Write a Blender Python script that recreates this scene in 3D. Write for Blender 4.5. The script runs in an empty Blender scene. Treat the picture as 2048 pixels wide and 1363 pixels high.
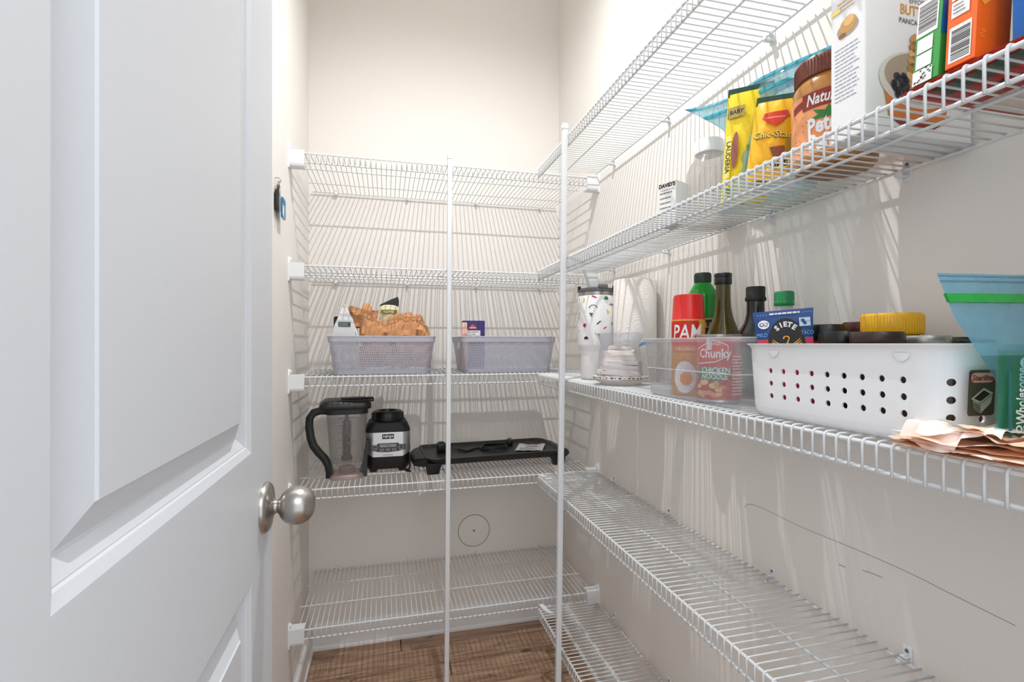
import bpy, bmesh, math, random
from mathutils import Vector, Matrix, noise
random.seed(7)
S = bpy.context.scene
COL = S.collection
PI = math.pi
# ------------------------------------------------------------------ camera, world, lights
cam = bpy.data.cameras.new('camera'); co = bpy.data.objects.new('camera', cam); COL.objects.link(co)
co.location = (0, 0, 1.135); co.rotation_euler = (PI/2, 0, -math.radians(14.2))
cam.sensor_width = 36; cam.lens = 17.525; cam.shift_y = 5.5/2048; cam.clip_start = .01
S.camera = co
S.view_settings.view_transform = 'Standard'; S.view_settings.look = 'None'
S.view_settings.gamma = 1; S.view_settings.use_curve_mapping = False
S.view_settings.exposure = -0.12
W = bpy.data.worlds.new('world'); S.world = W; W.use_nodes = True
bg = W.node_tree.nodes['Background']; bg.inputs[0].default_value = (.93, .965, 1, 1); bg.inputs[1].default_value = 1.7
S.cycles.transparent_max_bounces = 40; S.cycles.max_bounces = 16; S.cycles.diffuse_bounces = 8
LX, LY, LZ = .227, 1.02, 2.58
def lamp(name, kind, loc, power, size, color=(1, 1, 1), rot=(0, 0, 0)):
    l = bpy.data.lights.new(name, kind); l.energy = power; l.color = color
    if kind == 'AREA': l.shape = 'DISK'; l.size = size
    else: l.shadow_soft_size = size
    o = bpy.data.objects.new(name, l); COL.objects.link(o); o.location = loc; o.rotation_euler = rot
    return o
pl = lamp('pantry_light', 'SPOT', (LX, LY, LZ), 74, .008, (1, .99, .975))
pl.data.spot_size = math.radians(164); pl.data.spot_blend = 1.0   # no reflector exists; cone shaped to spare the ceiling and even out the walls
lamp('hall_fill', 'AREA', (.25, -.9, 2.2), 10, 1.0, (.96, .98, 1), (math.radians(50), 0, math.radians(3)))  # added fill lamp behind the camera, shining in through the doorway

# ------------------------------------------------------------------ materials
def lin(c):
    return tuple((v/255/12.92 if v/255 <= .04045 else ((v/255+.055)/1.055)**2.4) for v in c)
MATS = {}
def M(name, rgb, rough=.5, metal=0., bump=0., scale=200., var=.04, spec=.5, coat=0.):
    if name in MATS: return MATS[name]
    m = bpy.data.materials.new(name); m.use_nodes = True; nt = m.node_tree; b = nt.nodes['Principled BSDF']
    c = lin(rgb)
    tc = nt.nodes.new('ShaderNodeTexCoord'); n = nt.nodes.new('ShaderNodeTexNoise'); n.inputs['Scale'].default_value = scale
    n.inputs['Detail'].default_value = 3
    nt.links.new(tc.outputs['Object'], n.inputs['Vector'])
    r = nt.nodes.new('ShaderNodeValToRGB')
    r.color_ramp.elements[0].position = .3; r.color_ramp.elements[1].position = .7
    r.color_ramp.elements[0].color = (*[v*(1-var) for v in c], 1); r.color_ramp.elements[1].color = (*[min(1, v*(1+var)) for v in c], 1)
    nt.links.new(n.outputs['Fac'], r.inputs['Fac']); nt.links.new(r.outputs['Color'], b.inputs['Base Color'])
    b.inputs['Roughness'].default_value = rough; b.inputs['Metallic'].default_value = metal
    b.inputs['Specular IOR Level'].default_value = spec; b.inputs['Coat Weight'].default_value = coat
    if bump:
        bp = nt.nodes.new('ShaderNodeBump'); bp.inputs['Strength'].default_value = bump; bp.inputs['Distance'].default_value = .002
        nt.links.new(n.outputs['Fac'], bp.inputs['Height']); nt.links.new(bp.outputs['Normal'], b.inputs['Normal'])
    MATS[name] = m; return m
def film(name, rgb, clear=.7, milky=.2, gloss_rough=.15, tint=None):
    """thin see-through plastic: straight-through light + a milky share + a glossy skin"""
    m = bpy.data.materials.new(name); m.use_nodes = True; nt = m.node_tree; nt.nodes.clear()
    out = nt.nodes.new('ShaderNodeOutputMaterial'); t = nt.nodes.new('ShaderNodeBsdfTransparent')
    t.inputs[0].default_value = (*lin(tint or rgb), 1)
    d = nt.nodes.new('ShaderNodeBsdfDiffuse'); d.inputs[0].default_value = (*lin(rgb), 1)
    tl = nt.nodes.new('ShaderNodeBsdfTranslucent'); tl.inputs[0].default_value = (*lin(rgb), 1)
    g = nt.nodes.new('ShaderNodeBsdfGlossy'); g.inputs['Roughness'].default_value = gloss_rough
    lw = nt.nodes.new('ShaderNodeLayerWeight'); lw.inputs[0].default_value = .5
    pw = nt.nodes.new('ShaderNodeMath'); pw.operation = 'POWER'; pw.inputs[1].default_value = 4; nt.links.new(lw.outputs['Facing'], pw.inputs[0])
    fr = nt.nodes.new('ShaderNodeMath'); fr.operation = 'MULTIPLY_ADD'; fr.inputs[1].default_value = .45; fr.inputs[2].default_value = .035; nt.links.new(pw.outputs[0], fr.inputs[0])
    tc = nt.nodes.new('ShaderNodeTexCoord'); n = nt.nodes.new('ShaderNodeTexNoise'); n.inputs['Scale'].default_value = 45
    mr = nt.nodes.new('ShaderNodeMapRange'); mr.inputs[3].default_value = (1-clear)*.75; mr.inputs[4].default_value = (1-clear)*1.25
    nt.links.new(tc.outputs['Object'], n.inputs['Vector']); nt.links.new(n.outputs['Fac'], mr.inputs[0])
    a = nt.nodes.new('ShaderNodeMixShader'); a.inputs[0].default_value = .4
    nt.links.new(d.outputs[0], a.inputs[1]); nt.links.new(tl.outputs[0], a.inputs[2])
    x = nt.nodes.new('ShaderNodeMixShader'); nt.links.new(mr.outputs[0], x.inputs[0])
    nt.links.new(t.outputs[0], x.inputs[1]); nt.links.new(a.outputs[0], x.inputs[2])
    y = nt.nodes.new('ShaderNodeMixShader'); nt.links.new(fr.outputs[0], y.inputs[0])
    nt.links.new(x.outputs[0], y.inputs[1]); nt.links.new(g.outputs[0], y.inputs[2])
    nt.links.new(y.outputs[0], out.inputs[0]); MATS[name] = m; return m
WALL = M('wall_paint', (229, 226, 222), .75, bump=.06, scale=260, var=.012, spec=.3)
CEIL = M('ceiling_paint', (235, 233, 229), .8, var=.01)
TRIM = M('trim_paint', (232, 233, 234), .4, var=.01)
DOORM = M('door_paint', (203, 207, 213), .42, bump=.015, scale=140, var=.008)
WIRE = M('white_coated_wire', (214, 218, 221), .38, var=.01)
PLAS = M('white_plastic', (225, 228, 231), .42, var=.01)
POLE = M('pole_enamel', (214, 218, 223), .35, var=.01)
NICK = M('satin_nickel', (176, 172, 168), .3, 1., bump=.04, scale=60, var=.05)
DARK = M('screw_dark', (50, 48, 46), .4, .6)
BLK = M('black_plastic', (16, 16, 17), .38, var=.1)
BLKM = M('matte_black', (20, 20, 21), .6, var=.15)
GREYP = M('dark_grey_plastic', (62, 60, 60), .45)
WHT = M('white_print', (238, 238, 238), .5, var=.005)
BLKP = M('black_print', (18, 18, 18), .5)
GRYP = M('grey_print', (120, 120, 125), .5)
SILV = M('silver_panel', (190, 190, 192), .28, .85, var=.02)

# ------------------------------------------------------------------ helpers
def tag(o, label=None, cat=None, group=None, kind=None):
    if label: o['label'] = label
    if cat: o['category'] = cat
    if group: o['group'] = group
    if kind: o['kind'] = kind
    return o
def thing(name, label, cat, loc=(0, 0, 0), rotz=0., group=None, tilt=None):
    o = bpy.data.objects.new(name, None); COL.objects.link(o); o.empty_display_size = .05
    o.location = loc; o.rotation_euler = (0, 0, rotz) if tilt is None else tilt
    return tag(o, label, cat, group)
def link(name, me, mats, parent=None, smooth=True, loc=(0, 0, 0), auto=None):
    if not isinstance(mats, (list, tuple)): mats = [mats]
    if not me.materials:
        for m in mats: me.materials.append(m)
    o = bpy.data.objects.new(name, me); COL.objects.link(o); o.location = loc
    if parent is not None: o.parent = parent
    return o
def obj(name, bm, mats, parent=None, smooth=True, loc=(0, 0, 0), ang=40):
    bm.normal_update()
    bmesh.ops.recalc_face_normals(bm, faces=bm.faces[:])
    for f in bm.faces: f.smooth = smooth
    if smooth:
        for e in bm.edges:
            if len(e.link_faces) == 2 and e.calc_face_angle(0) > math.radians(ang): e.smooth = False
    me = bpy.data.meshes.new(name); bm.to_mesh(me); bm.free()
    return link(name, me, mats, parent, loc=loc)
def BM(): return bmesh.new()
def box(bm, x0, x1, y0, y1, z0, z1, bev=0., seg=2, mi=0):
    r = bmesh.ops.create_cube(bm, size=1)
    vs = r['verts']
    for v in vs:
        v.co = Vector(((x0+x1)/2+v.co.x*(x1-x0), (y0+y1)/2+v.co.y*(y1-y0), (z0+z1)/2+v.co.z*(z1-z0)))
    fs = set(f for v in vs for f in v.link_faces)
    for f in fs: f.material_index = mi
    if bev:
        es = list(set(e for v in vs for e in v.link_edges))
        bmesh.ops.bevel(bm, geom=es, offset=bev, segments=seg, affect='EDGES', profile=.5)
    return vs
def tube(bm, pts, r, seg=8, cap=True, closed=False, mi=0):
    pts = [Vector(p) for p in pts]; n = len(pts); rings = []
    rr = r if isinstance(r, (list, tuple)) else [r]*n
    up = None
    for i, p in enumerate(pts):
        a = pts[i-1] if (i > 0 or closed) else p; b = pts[(i+1) % n] if (i < n-1 or closed) else p
        d = (b-a).normalized()
        if up is None:
            up = Vector((0, 0, 1)) if abs(d.z) < .9 else Vector((1, 0, 0))
        u = (up - d*up.dot(d)).normalized(); w = d.cross(u); up = u
        rings.append([bm.verts.new(p+(u*math.cos(2*PI*k/seg)+w*math.sin(2*PI*k/seg))*rr[i]) for k in range(seg)])
    m = n if closed else n-1
    for i in range(m):
        A, B = rings[i], rings[(i+1) % n]
        for k in range(seg):
            f = bm.faces.new((A[k], A[(k+1) % seg], B[(k+1) % seg], B[k])); f.material_index = mi
    if cap and not closed:
        bm.faces.new(rings[0][::-1]).material_index = mi; bm.faces.new(rings[-1]).material_index = mi
def loft(bm, rings, cap0=True, cap1=True, mi=0, closed=True):
    R = [[bm.verts.new(p) for p in r] for r in rings]
    for A, B in zip(R, R[1:]):
        n = len(A)
        for k in range(n if closed else n-1):
            if n > 2 or k == 0: bm.faces.new((A[k], A[(k+1) % n], B[(k+1) % n], B[k])).material_index = mi
    if cap0: bm.faces.new(R[0][::-1]).material_index = mi
    if cap1: bm.faces.new(R[-1]).material_index = mi
    return R
def lathe(bm, prof, seg=32, c=(0, 0), cap0=True, cap1=True, mi=0):
    return loft(bm, [[(c[0]+r*math.cos(2*PI*k/seg), c[1]+r*math.sin(2*PI*k/seg), z) for k in range(seg)] for r, z in prof], cap0, cap1, mi)
def rrect(hx, hy, r, z, n=5, cx=0, cy=0):
    pts = []
    for q, (sx, sy) in enumerate(((1, 1), (-1, 1), (-1, -1), (1, -1))):
        for k in range(n+1):
            a = q*PI/2+k*PI/2/n
            pts.append((cx+sx*(hx-r)+r*math.cos(a), cy+sy*(hy-r)+r*math.sin(a), z))
    return pts
def grid(bm, f, nu, nv, mi=0, wrap=False):
    V = [[bm.verts.new(f(i/nu, j/nv)) for i in range(nu if wrap else nu+1)] for j in range(nv+1)]
    for j in range(nv):
        for i in range(nu):
            i2 = (i+1) % nu if wrap else i+1
            bm.faces.new((V[j][i], V[j][i2], V[j+1][i2], V[j+1][i])).material_index = mi
    return V
def text2d(s, size, cx=0., cy=0., rot=0., bold=0., shear=0., sx=1., align='CENTER'):
    c = bpy.data.curves.new('t', 'FONT'); c.body = s; c.size = size; c.align_x = align; c.align_y = 'CENTER'
    c.offset = bold*size; c.shear = shear; c.resolution_u = 2
    o = bpy.data.objects.new('t', c); COL.objects.link(o)
    dg = bpy.context.evaluated_depsgraph_get()
    me = bpy.data.meshes.new_from_object(o.evaluated_get(dg)); bpy.data.objects.remove(o); bpy.data.curves.remove(c)
    ca, sa = math.cos(rot), math.sin(rot)
    vs = [(cx+v.co.x*sx*ca-v.co.y*sa, cy+v.co.x*sx*sa+v.co.y*ca) for v in me.vertices]
    fs = [tuple(p.vertices) for p in me.polygons]; bpy.data.meshes.remove(me)
    return vs, fs
class Print:
    """flat print laid on a surface: polygons in (a,b) metres mapped by f(a,b,eps); one mesh, one part"""
    def __init__(s, f, step=None, eps=.00025):
        s.f = f; s.step = step; s.bm = BM(); s.mats = []; s.eps = eps; s.k = 0
    def raw(s, vs, fs, mat):
        if mat not in s.mats: s.mats.append(mat)
        mi = s.mats.index(mat); s.k += 1; e = s.eps+.00011*min(s.k, 10)
        b = BM(); V = [b.verts.new((x, y, 0)) for x, y in vs]
        for q in fs:
            try: b.faces.new([V[i] for i in q])
            except ValueError: pass
        if s.step:
            for ax, st in enumerate(s.step):
                if not st: continue
                lo = min(v.co[ax] for v in b.verts); hi = max(v.co[ax] for v in b.verts)
                for k in range(math.floor(lo/st)+1, math.ceil(hi/st)):
                    pc = [0, 0, 0]; pc[ax] = k*st; pn = [0, 0, 0]; pn[ax] = 1
                    bmesh.ops.bisect_plane(b, geom=b.verts[:]+b.edges[:]+b.faces[:], plane_co=pc, plane_no=pn, dist=1e-7)
        mp = {v: s.bm.verts.new(s.f(v.co.x, v.co.y, e)) for v in b.verts}
        for f in b.faces:
            g = s.bm.faces.new([mp[v] for v in f.verts]); g.material_index = mi
        b.free(); return s
    def poly(s, pts, mat): return s.raw(pts, [tuple(range(len(pts)))], mat)
    def rect(s, a0, a1, b0, b1, mat): return s.poly([(a0, b0), (a1, b0), (a1, b1), (a0, b1)], mat)
    def disc(s, a, b, ra, rb, mat, n=20, a0=0., a1=2*PI):
        full = abs(a1-a0-2*PI) < 1e-6
        return s.poly([(a+ra*math.cos(a0+(a1-a0)*k/(n if full else n-1)), b+rb*math.sin(a0+(a1-a0)*k/(n if full else n-1))) for k in range(n)], mat)
    def ring(s, a, b, r0, r1, mat, n=24, sy=1., a0=0., a1=2*PI):
        vs = []; fs = []
        for k in range(n+1):
            t = a0+(a1-a0)*k/n
            vs += [(a+r0*math.cos(t), b+sy*r0*math.sin(t)), (a+r1*math.cos(t), b+sy*r1*math.sin(t))]
            if k: fs.append((2*k-2, 2*k-1, 2*k+1, 2*k))
        return s.raw(vs, fs, mat)
    def text(s, t, size, a, b, mat, **k):
        vs, fs = text2d(t, size, a, b, **k); return s.raw(vs, fs, mat)
    def lines(s, a0, a1, b0, b1, n, mat, h=.35, rag=.3, words=5):
        vs = []; fs = []; dy = (b1-b0)/n
        for i in range(n):
            y = b1-dy*(i+.5); end = a1-(a1-a0)*rag*random.random(); x = a0
            while x < end:
                w = (a1-a0)/words*(.45+.7*random.random()); x2 = min(x+w, end); q = len(vs)
                vs += [(x, y-dy*h/2), (x2, y-dy*h/2), (x2, y+dy*h/2), (x, y+dy*h/2)]; fs.append((q, q+1, q+2, q+3)); x = x2+(a1-a0)*.025
        return s.raw(vs, fs, mat)
    def bars(s, a0, a1, b0, b1, n, mat, horiz=True):
        vs = []; fs = []
        for i in range(n):
            t = i/n; w = random.choice((.3, .45, .7))/n; q = len(vs)
            if horiz: y = b0+(b1-b0)*t; y2 = y+(b1-b0)*w; vs += [(a0, y), (a1, y), (a1, y2), (a0, y2)]
            else: x = a0+(a1-a0)*t; x2 = x+(a1-a0)*w; vs += [(x, b0), (x2, b0), (x2, b1), (x, b1)]
            fs.append((q, q+1, q+2, q+3))
        return s.raw(vs, fs, mat)
    def done(s, parent, name='label_print'):
        for f in s.bm.faces: f.smooth = False
        me = bpy.data.meshes.new(name); s.bm.to_mesh(me); s.bm.free()
        return link(name, me, s.mats, parent)
def plane(o, u, v, n):
    o, u, v, n = map(Vector, (o, u, v, n))
    return lambda a, b, e: o+u*a+v*b+n*e
def cylm(r, face, z0=0., c=(0, 0), rf=None):
    """cylinder of radius r; face = angle looking out of the surface at a=0; a runs to the viewer's right"""
    def f(a, b, e):
        R = (rf(b) if rf else r); t = face+a/r
        return Vector((c[0]+(R+e)*math.cos(t), c[1]+(R+e)*math.sin(t), z0+b))
    return f
def facing(x, y): return math.atan2(-y, -x)
def wn(p, s, seed=0.): return noise.noise(Vector((p[0]*s+seed, p[1]*s-seed, p[2]*s+2*seed)))

# ------------------------------------------------------------------ room shell
XL, XR, YB, YF, ZC = -.277, .704, 1.980, .150, 2.74
def slab(name, x0, x1, y0, y1, z0, z1, m):
    bm = BM(); box(bm, x0, x1, y0, y1, z0, z1); return tag(obj(name, bm, m, smooth=False), kind='structure')
floor = slab('floor', -.5, .95, -1.2, 2.1, -.06, -.011, M('subfloor', (40, 29, 22), .8))
wall_back = slab('wall_back', XL-.11, XR+.11, YB, YB+.11, -.01, ZC, WALL)
wall_left = slab('wall_left', XL-.11, XL, YF, YB, -.01, ZC, WALL)
wall_right = slab('wall_right', XR, XR+.11, YF, YB, -.01, ZC, WALL)
slab('ceiling', XL-.11, XR+.11, .035, YB+.11, ZC, ZC+.05, CEIL)
bm = BM(); box(bm, XL-.11, -.178, .035, YF, -.01, ZC); box(bm, .473, XR+.11, .035, YF, -.01, ZC); box(bm, -.178, .473, .035, YF, 2.06, ZC)
tag(obj('wall_front', bm, WALL, smooth=False), kind='structure')
bm = BM(); box(bm, -.178, -.160, .035, YF, 0, 2.06); box(bm, .455, .473, .035, YF, 0, 2.06); box(bm, -.160, .455, .035, YF, 2.042, 2.06)
tag(obj('trim_1', bm, TRIM, smooth=False), kind='structure')
def baseboard(name, p0, p1, n):
    # profile: 90 mm board with an eased top and a shoe moulding
    prof = [(0, 0), (.019, 0), (.0185, .008), (.016, .013), (.0135, .015), (.0135, .078), (.010, .088), (.006, .093), (0, .094)]
    bm = BM(); a = Vector((*p0, 0)); b = Vector((*p1, 0)); nn = Vector((*n, 0))
    loft(bm, [[p+nn*d+Vector((0, 0, z)) for d, z in prof] for p in (a, b)])
    tag(obj(name, bm, TRIM, smooth=False), kind='structure')
baseboard('baseboard_left', (XL, YF), (XL, YB), (1, 0))
baseboard('baseboard_back', (XL+.014, YB), (XR-.014, YB), (0, -1))
baseboard('baseboard_right', (XR, YF), (XR, YB), (-1, 0))

# floor planks (7 inch boards running across the room)
def wood(i):
    m = bpy.data.materials.new('brown_plank'); m.use_nodes = True; nt = m.node_tree; b = nt.nodes['Principled BSDF']
    tc = nt.nodes.new('ShaderNodeTexCoord'); mp = nt.nodes.new('ShaderNodeMapping')
    mp.inputs['Scale'].default_value = (2.2, 22, 22); mp.inputs['Location'].default_value = (i*3.1, i*1.7, 0)
    n1 = nt.nodes.new('ShaderNodeTexNoise'); n1.inputs['Scale'].default_value = 2.2; n1.inputs['Detail'].default_value = 9; n1.inputs['Distortion'].default_value = 1.1
    r = nt.nodes.new('ShaderNodeValToRGB')
    cs = [(.22, (104, 78, 62)), (.45, (156, 124, 101)), (.6, (176, 143, 118)), (.8, (196, 164, 138))]
    e = r.color_ramp.elements; e[0].position = cs[0][0]; e[0].color = (*lin(cs[0][1]), 1); e[1].position = cs[3][0]; e[1].color = (*lin(cs[3][1]), 1)
    for p, c in cs[1:3]:
        q = e.new(p); q.color = (*lin(c), 1)
    mp2 = nt.nodes.new('ShaderNodeMapping'); mp2.inputs['Scale'].default_value = (5, 9, 9); mp2.inputs['Location'].default_value = (i*1.9, i*2.3, i)
    n2 = nt.nodes.new('ShaderNodeTexNoise'); n2.inputs['Scale'].default_value = 2.4; n2.inputs['Detail'].default_value = 3; n2.inputs['Distortion'].default_value = .6
    kr = nt.nodes.new('ShaderNodeValToRGB'); kr.color_ramp.elements[0].position = .27; kr.color_ramp.elements[1].position = .36
    kr.color_ramp.elements[0].color = (.25, .2, .17, 1); kr.color_ramp.elements[1].color = (1, 1, 1, 1)
    mx = nt.nodes.new('ShaderNodeMix'); mx.data_type = 'RGBA'; mx.blend_type = 'MULTIPLY'; mx.inputs['Factor'].default_value = .85
    L = nt.links
    L.new(tc.outputs['Object'], mp.inputs[0]); L.new(tc.outputs['Object'], mp2.inputs[0]); L.new(mp.outputs[0], n1.inputs['Vector']); L.new(mp2.outputs[0], n2.inputs['Vector'])
    L.new(n1.outputs['Fac'], r.inputs[0]); L.new(n2.outputs['Fac'], kr.inputs[0])
    L.new(r.outputs[0], mx.inputs['A']); L.new(kr.outputs[0], mx.inputs['B']); L.new(mx.outputs['Result'], b.inputs['Base Color'])
    bp = nt.nodes.new('ShaderNodeBump'); bp.inputs['Strength'].default_value = .12; bp.inputs['Distance'].default_value = .001
    L.new(n1.outputs['Fac'], bp.inputs['Height']); L.new(bp.outputs[0], b.inputs['Normal'])
    b.inputs['Roughness'].default_value = .42; return m
WOOD = [wood(i) for i in range(4)]
random.seed(11)
yy = 1.9790; row = 0
offs = {0: -.02, 1: -.05, 2: .30}
edges = [1.979, 1.888, 1.712]
while edges[-1] > -.9: edges.append(edges[-1]-.176)
for row, (y1, y0) in enumerate(zip(edges, edges[1:])):
    x = -.45; cut = [.055, .22, -.08, .33, .0][row % 5]
    for x0, x1 in ((XL+.002 if y0 > .15 else -.45, cut), (cut, XR-.002 if y0 > .15 else .9)):
        bm = BM(); box(bm, x0+.0014, x1-.0014, y0+.0019, y1-.0019, -.011, 0, .0016, 1)
        o = obj('plank', bm, WOOD[(row*2+(x0 == cut)) % 4], floor, smooth=False)

# scuffs on the right wall, a blank round cover plate on the back wall
def curve_line(name, pts, r, m, parent, seg=5):
    bm = BM(); P = [Vector(p) for p in pts]; Q = []
    for i in range(len(P)-1):
        a, b = P[max(0, i-1)], P[i]; c, d = P[i+1], P[min(len(P)-1, i+2)]
        for k in range(6):
            t = k/6; Q.append(.5*((2*b)+(c-a)*t+(2*a-5*b+4*c-d)*t*t+(3*b-a-3*c+d)*t**3))
    Q.append(P[-1]); tube(bm, Q, r, seg); return obj(name, bm, m, parent)
SCUF = M('scuff_mark', (138, 131, 124), .8)
curve_line('scuff_line', [(XR, .862, .804), (XR, .848, .815), (XR, .807, .818), (XR, .724, .815), (XR, .644, .817), (XR, .578, .818), (XR, .528, .817), (XR, .484, .814), (XR, .415, .810)], .00042, SCUF, wall_right)
curve_line('scuff_line', [(XR, .646, .7815), (XR, .641, .782), (XR, .635, .782)], .0006, SCUF, wall_right)
curve_line('scuff_line', [(XR, .605, .790), (XR, .589, .7925), (XR, .574, .793)], .0005, SCUF, wall_right)
bm = BM(); lathe(bm, [(.062, .0), (.062, .0012), (.0605, .0018), (.002, .0018)], 48)
cp = obj('cover_plate', bm, WALL, None); cp.location = (.343, YB, .385); cp.rotation_euler = (PI/2, 0, 0)
tag(cp, 'round wall coloured blank cover plate with a centre screw, low on the back wall', 'cover plate')
bm = BM(); tube(bm, [(.0635*math.cos(2*PI*k/48), .0635*math.sin(2*PI*k/48), .0004) for k in range(48)], .0011, 5, closed=True)
obj('rim_gap', bm, M('gap_grey', (128, 122, 116), .8), cp)
bm = BM(); lathe(bm, [(.0045, .0018), (.0045, .0028), (.003, .0034), (.0005, .0034)], 14)
obj('screw', bm, M('screw_grey', (128, 122, 116), .5), cp)

# ------------------------------------------------------------------ door
def build_door():
    """slab door opened against the left side; local x along the door from hinge to latch edge, local y out of its visible face"""
    Wd, Hd, T = .607, 2.03, .035
    o = thing('door_1', None, None, (-.155, .762, .012), -PI/2); o['kind'] = 'structure'
    # local +x must run towards the hinge: rotate so that local x = -Y world, local y = +X world
    bm = BM()
    px0, px1 = .111, .478
    panels = [(px0, px1, .993, 1.895), (px0, px1, .245, .837)]
    loops = [(0, 0), (.0075, -.0035), (.0085, -.0055), (.0095, -.0055), (.020, -.0115), (.0225, -.0118), (.042, -.0022), (.043, -.0005)]
    def q(*p): bm.faces.new([bm.verts.new(v) for v in p])
    def rect(x0, x1, z0, z1, y=0): q((x0, y, z0), (x1, y, z0), (x1, y, z1), (x0, y, z1))
    rect(0, px0, 0, Hd); rect(px1, Wd, 0, Hd)
    zs = [0, .245, .837, .993, 1.895, Hd]
    for a, b in ((0, 1), (2, 3), (4, 5)): rect(px0, px1, zs[a], zs[b])
    for x0, x1, z0, z1 in panels:
        rings = [[(x0+d, y, z0+d), (x1-d, y, z0+d), (x1-d, y, z1-d), (x0+d, y, z1-d)] for d, y in loops]
        for A, B in zip(rings, rings[1:]):
            for k in range(4): q(A[k], A[(k+1) % 4], B[(k+1) % 4], B[k])
        q(*rings[-1])
    q((0, -T, 0), (0, -T, Hd), (Wd, -T, Hd), (Wd, -T, 0))
    for a, b in (((0, 0), (Wd, 0)), ((Wd, 0), (Wd, Hd)), ((Wd, Hd), (0, Hd)), ((0, Hd), (0, 0))):
        q((a[0], 0, a[1]), (b[0], 0, b[1]), (b[0], -T, b[1]), (a[0], -T, a[1]))
    bmesh.ops.remove_doubles(bm, verts=bm.verts[:], dist=1e-5)
    obj('door_leaf', bm, DOORM, o, smooth=False)
    kx, kz = .046, .908
    k = BM()
    def ax(prof, seg=40):
        loft(k, [[(kx+r*math.cos(2*PI*i/seg), y, kz+r*math.sin(2*PI*i/seg)) for i in range(seg)] for r, y in prof])
    ax([(.0325, 0), (.0325, .003), (.031, .0055), (.0285, .0075), (.0135, .0105), (.0095, .013), (.0085, .016), (.0095, .018), (.0115, .019), (.0125, .0198),
        (.0175, .0225), (.0222, .0280), (.0248, .0355), (.0252, .0415), (.0238, .049), (.0205, .0552), (.0155, .0596), (.009, .0622), (.002, .0628)])
    kn = obj('door_knob', k, NICK, o, ang=60)
    kn['label'] = 'satin nickel round door knob'
    h = BM()
    for z in (.25, 1.05, 1.8):
        tube(h, [(Wd+.006, .004, z-.045), (Wd+.006, .004, z+.045)], .006, 10); box(h, Wd-.0005, Wd+.006, -.028, .004, z-.045, z+.045)
    obj('hinge', h, NICK, o)
    return o
door = build_door()

# ------------------------------------------------------------------ wire shelves
LIP = .0305; SP = .0157
def cross_mesh(depth, name):
    bm = BM(); r = .0052
    pts = [(0, depth+.003, 0), (0, depth*.66, 0), (0, depth*.33, 0), (0, r, 0)]
    for k in range(1, 4):
        a = k/4*PI/2; pts.append((0, r-r*math.sin(a), -r+r*math.cos(a)))
    pts += [(0, 0, -r), (0, 0, -LIP-.0022)]
    tube(bm, pts, .0014, 6)
    for f in bm.faces: f.smooth = True
    me = bpy.data.meshes.new(name); bm.to_mesh(me); bm.free(); me.materials.append(WIRE); return me
CW = {d: cross_mesh(d, 'cross_wire') for d in (.396, .206)}
def clip_mesh():
    bm = BM()
    box(bm, -.0065, .0065, .0115, .0145, -.012, .017, .0012, 2)
    box(bm, -.005, .005, -.004, .0125, -.0085, -.0055, .001, 1)
    box(bm, -.005, .005, -.006, -.003, -.008, .0005, .001, 1)
    box(bm, -.005, .005, .003, .0125, .002, .0045, .001, 1)
    for f in bm.faces: f.smooth = True
    me = bpy.data.meshes.new('wall_clip'); bm.to_mesh(me); bm.free(); me.materials.append(PLAS); return me
def screw_mesh():
    bm = BM(); loft(bm, [[(r*math.cos(2*PI*k/10), y, .0105+r*math.sin(2*PI*k/10)) for k in range(10)] for r, y in ((.0028, .0112), (.0024, .0102), (.001, .0098))])
    me = bpy.data.meshes.new('screw'); bm.to_mesh(me); bm.free(); me.materials.append(M('clip_screw', (112, 110, 108), .6)); return me
CLIP, SCRW = clip_mesh(), screw_mesh()
def wire_shelf(label, loc, rotz, length, depth, rails, x_first, clips, brackets=(), gap=.012):
    o = thing('wire_shelf', label, 'shelf', loc, rotz, 'white wire pantry shelves')
    n = int((length-x_first)/SP)
    for i in range(n+1):
        c = bpy.data.objects.new('cross_wire', CW[depth]); COL.objects.link(c); c.parent = o; c.location = (x_first+i*SP, 0, 0)
    e0, e1 = 0, length
    def rail(name, y, z, r, a=e0, b=e1):
        bm = BM(); tube(bm, [(a, y, z), ((a+b)/2, y, z), (b, y, z)], r, 8); obj(name, bm, WIRE, o)
    rail('front_rail', .0037, -.0037, .0024); rail('lip_rail', .0037, -LIP, .0024)
    for y in rails: rail('middle_rail', y, -.0034, .0022)
    rail('back_rail', depth, -.0033, .0021)
    for x in clips:
        c = bpy.data.objects.new('wall_clip', CLIP); COL.objects.link(c); c.parent = o; c.location = (x, depth, -.003)
        s = bpy.data.objects.new('screw', SCRW); COL.objects.link(s); s.parent = c
    for side, xw in brackets:
        bm = BM(); s = side
        xa, xb = sorted((xw, xw+s*.044))
        # shell that cups the end of the lip: front apron with rounded foot, top, wall flange
        prof = [(-.0035, .0035), (.030, .0035), (.030, .0005), (.004, .0005), (.003, -.038), (.006, -.043), (.026, -.043), (.026, -.046), (.004, -.046), (-.0015, -.043), (-.0035, -.037)]
        loft(bm, [[(x, y, z) for y, z in prof] for x in (xa, xb)])
        f0, f1 = sorted((xw, xw+s*.004))
        fl = [(-.0045, -.050), (.010, -.051), (.032, -.044), (.034, .003), (.016, .012), (.012, .020), (.006, .021), (.001, .014), (-.0045, .003)]
        loft(bm, [[(x, y, z) for y, z in fl] for x in (f0, f1)])
        bk = obj('end_bracket', bm, PLAS, o, smooth=False)
        bm = BM(); loft(bm, [[(xw+s*x, .008+r*math.cos(2*PI*k/12), .014+r*math.sin(2*PI*k/12)) for k in range(12)] for r, x in ((.0045, .004), (.0042, .007), (.002, .009))])
        obj('screw', bm, PLAS, bk)
    return o
BZ = [1.701, 1.3695, 1.0395, .706, .294]
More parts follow.
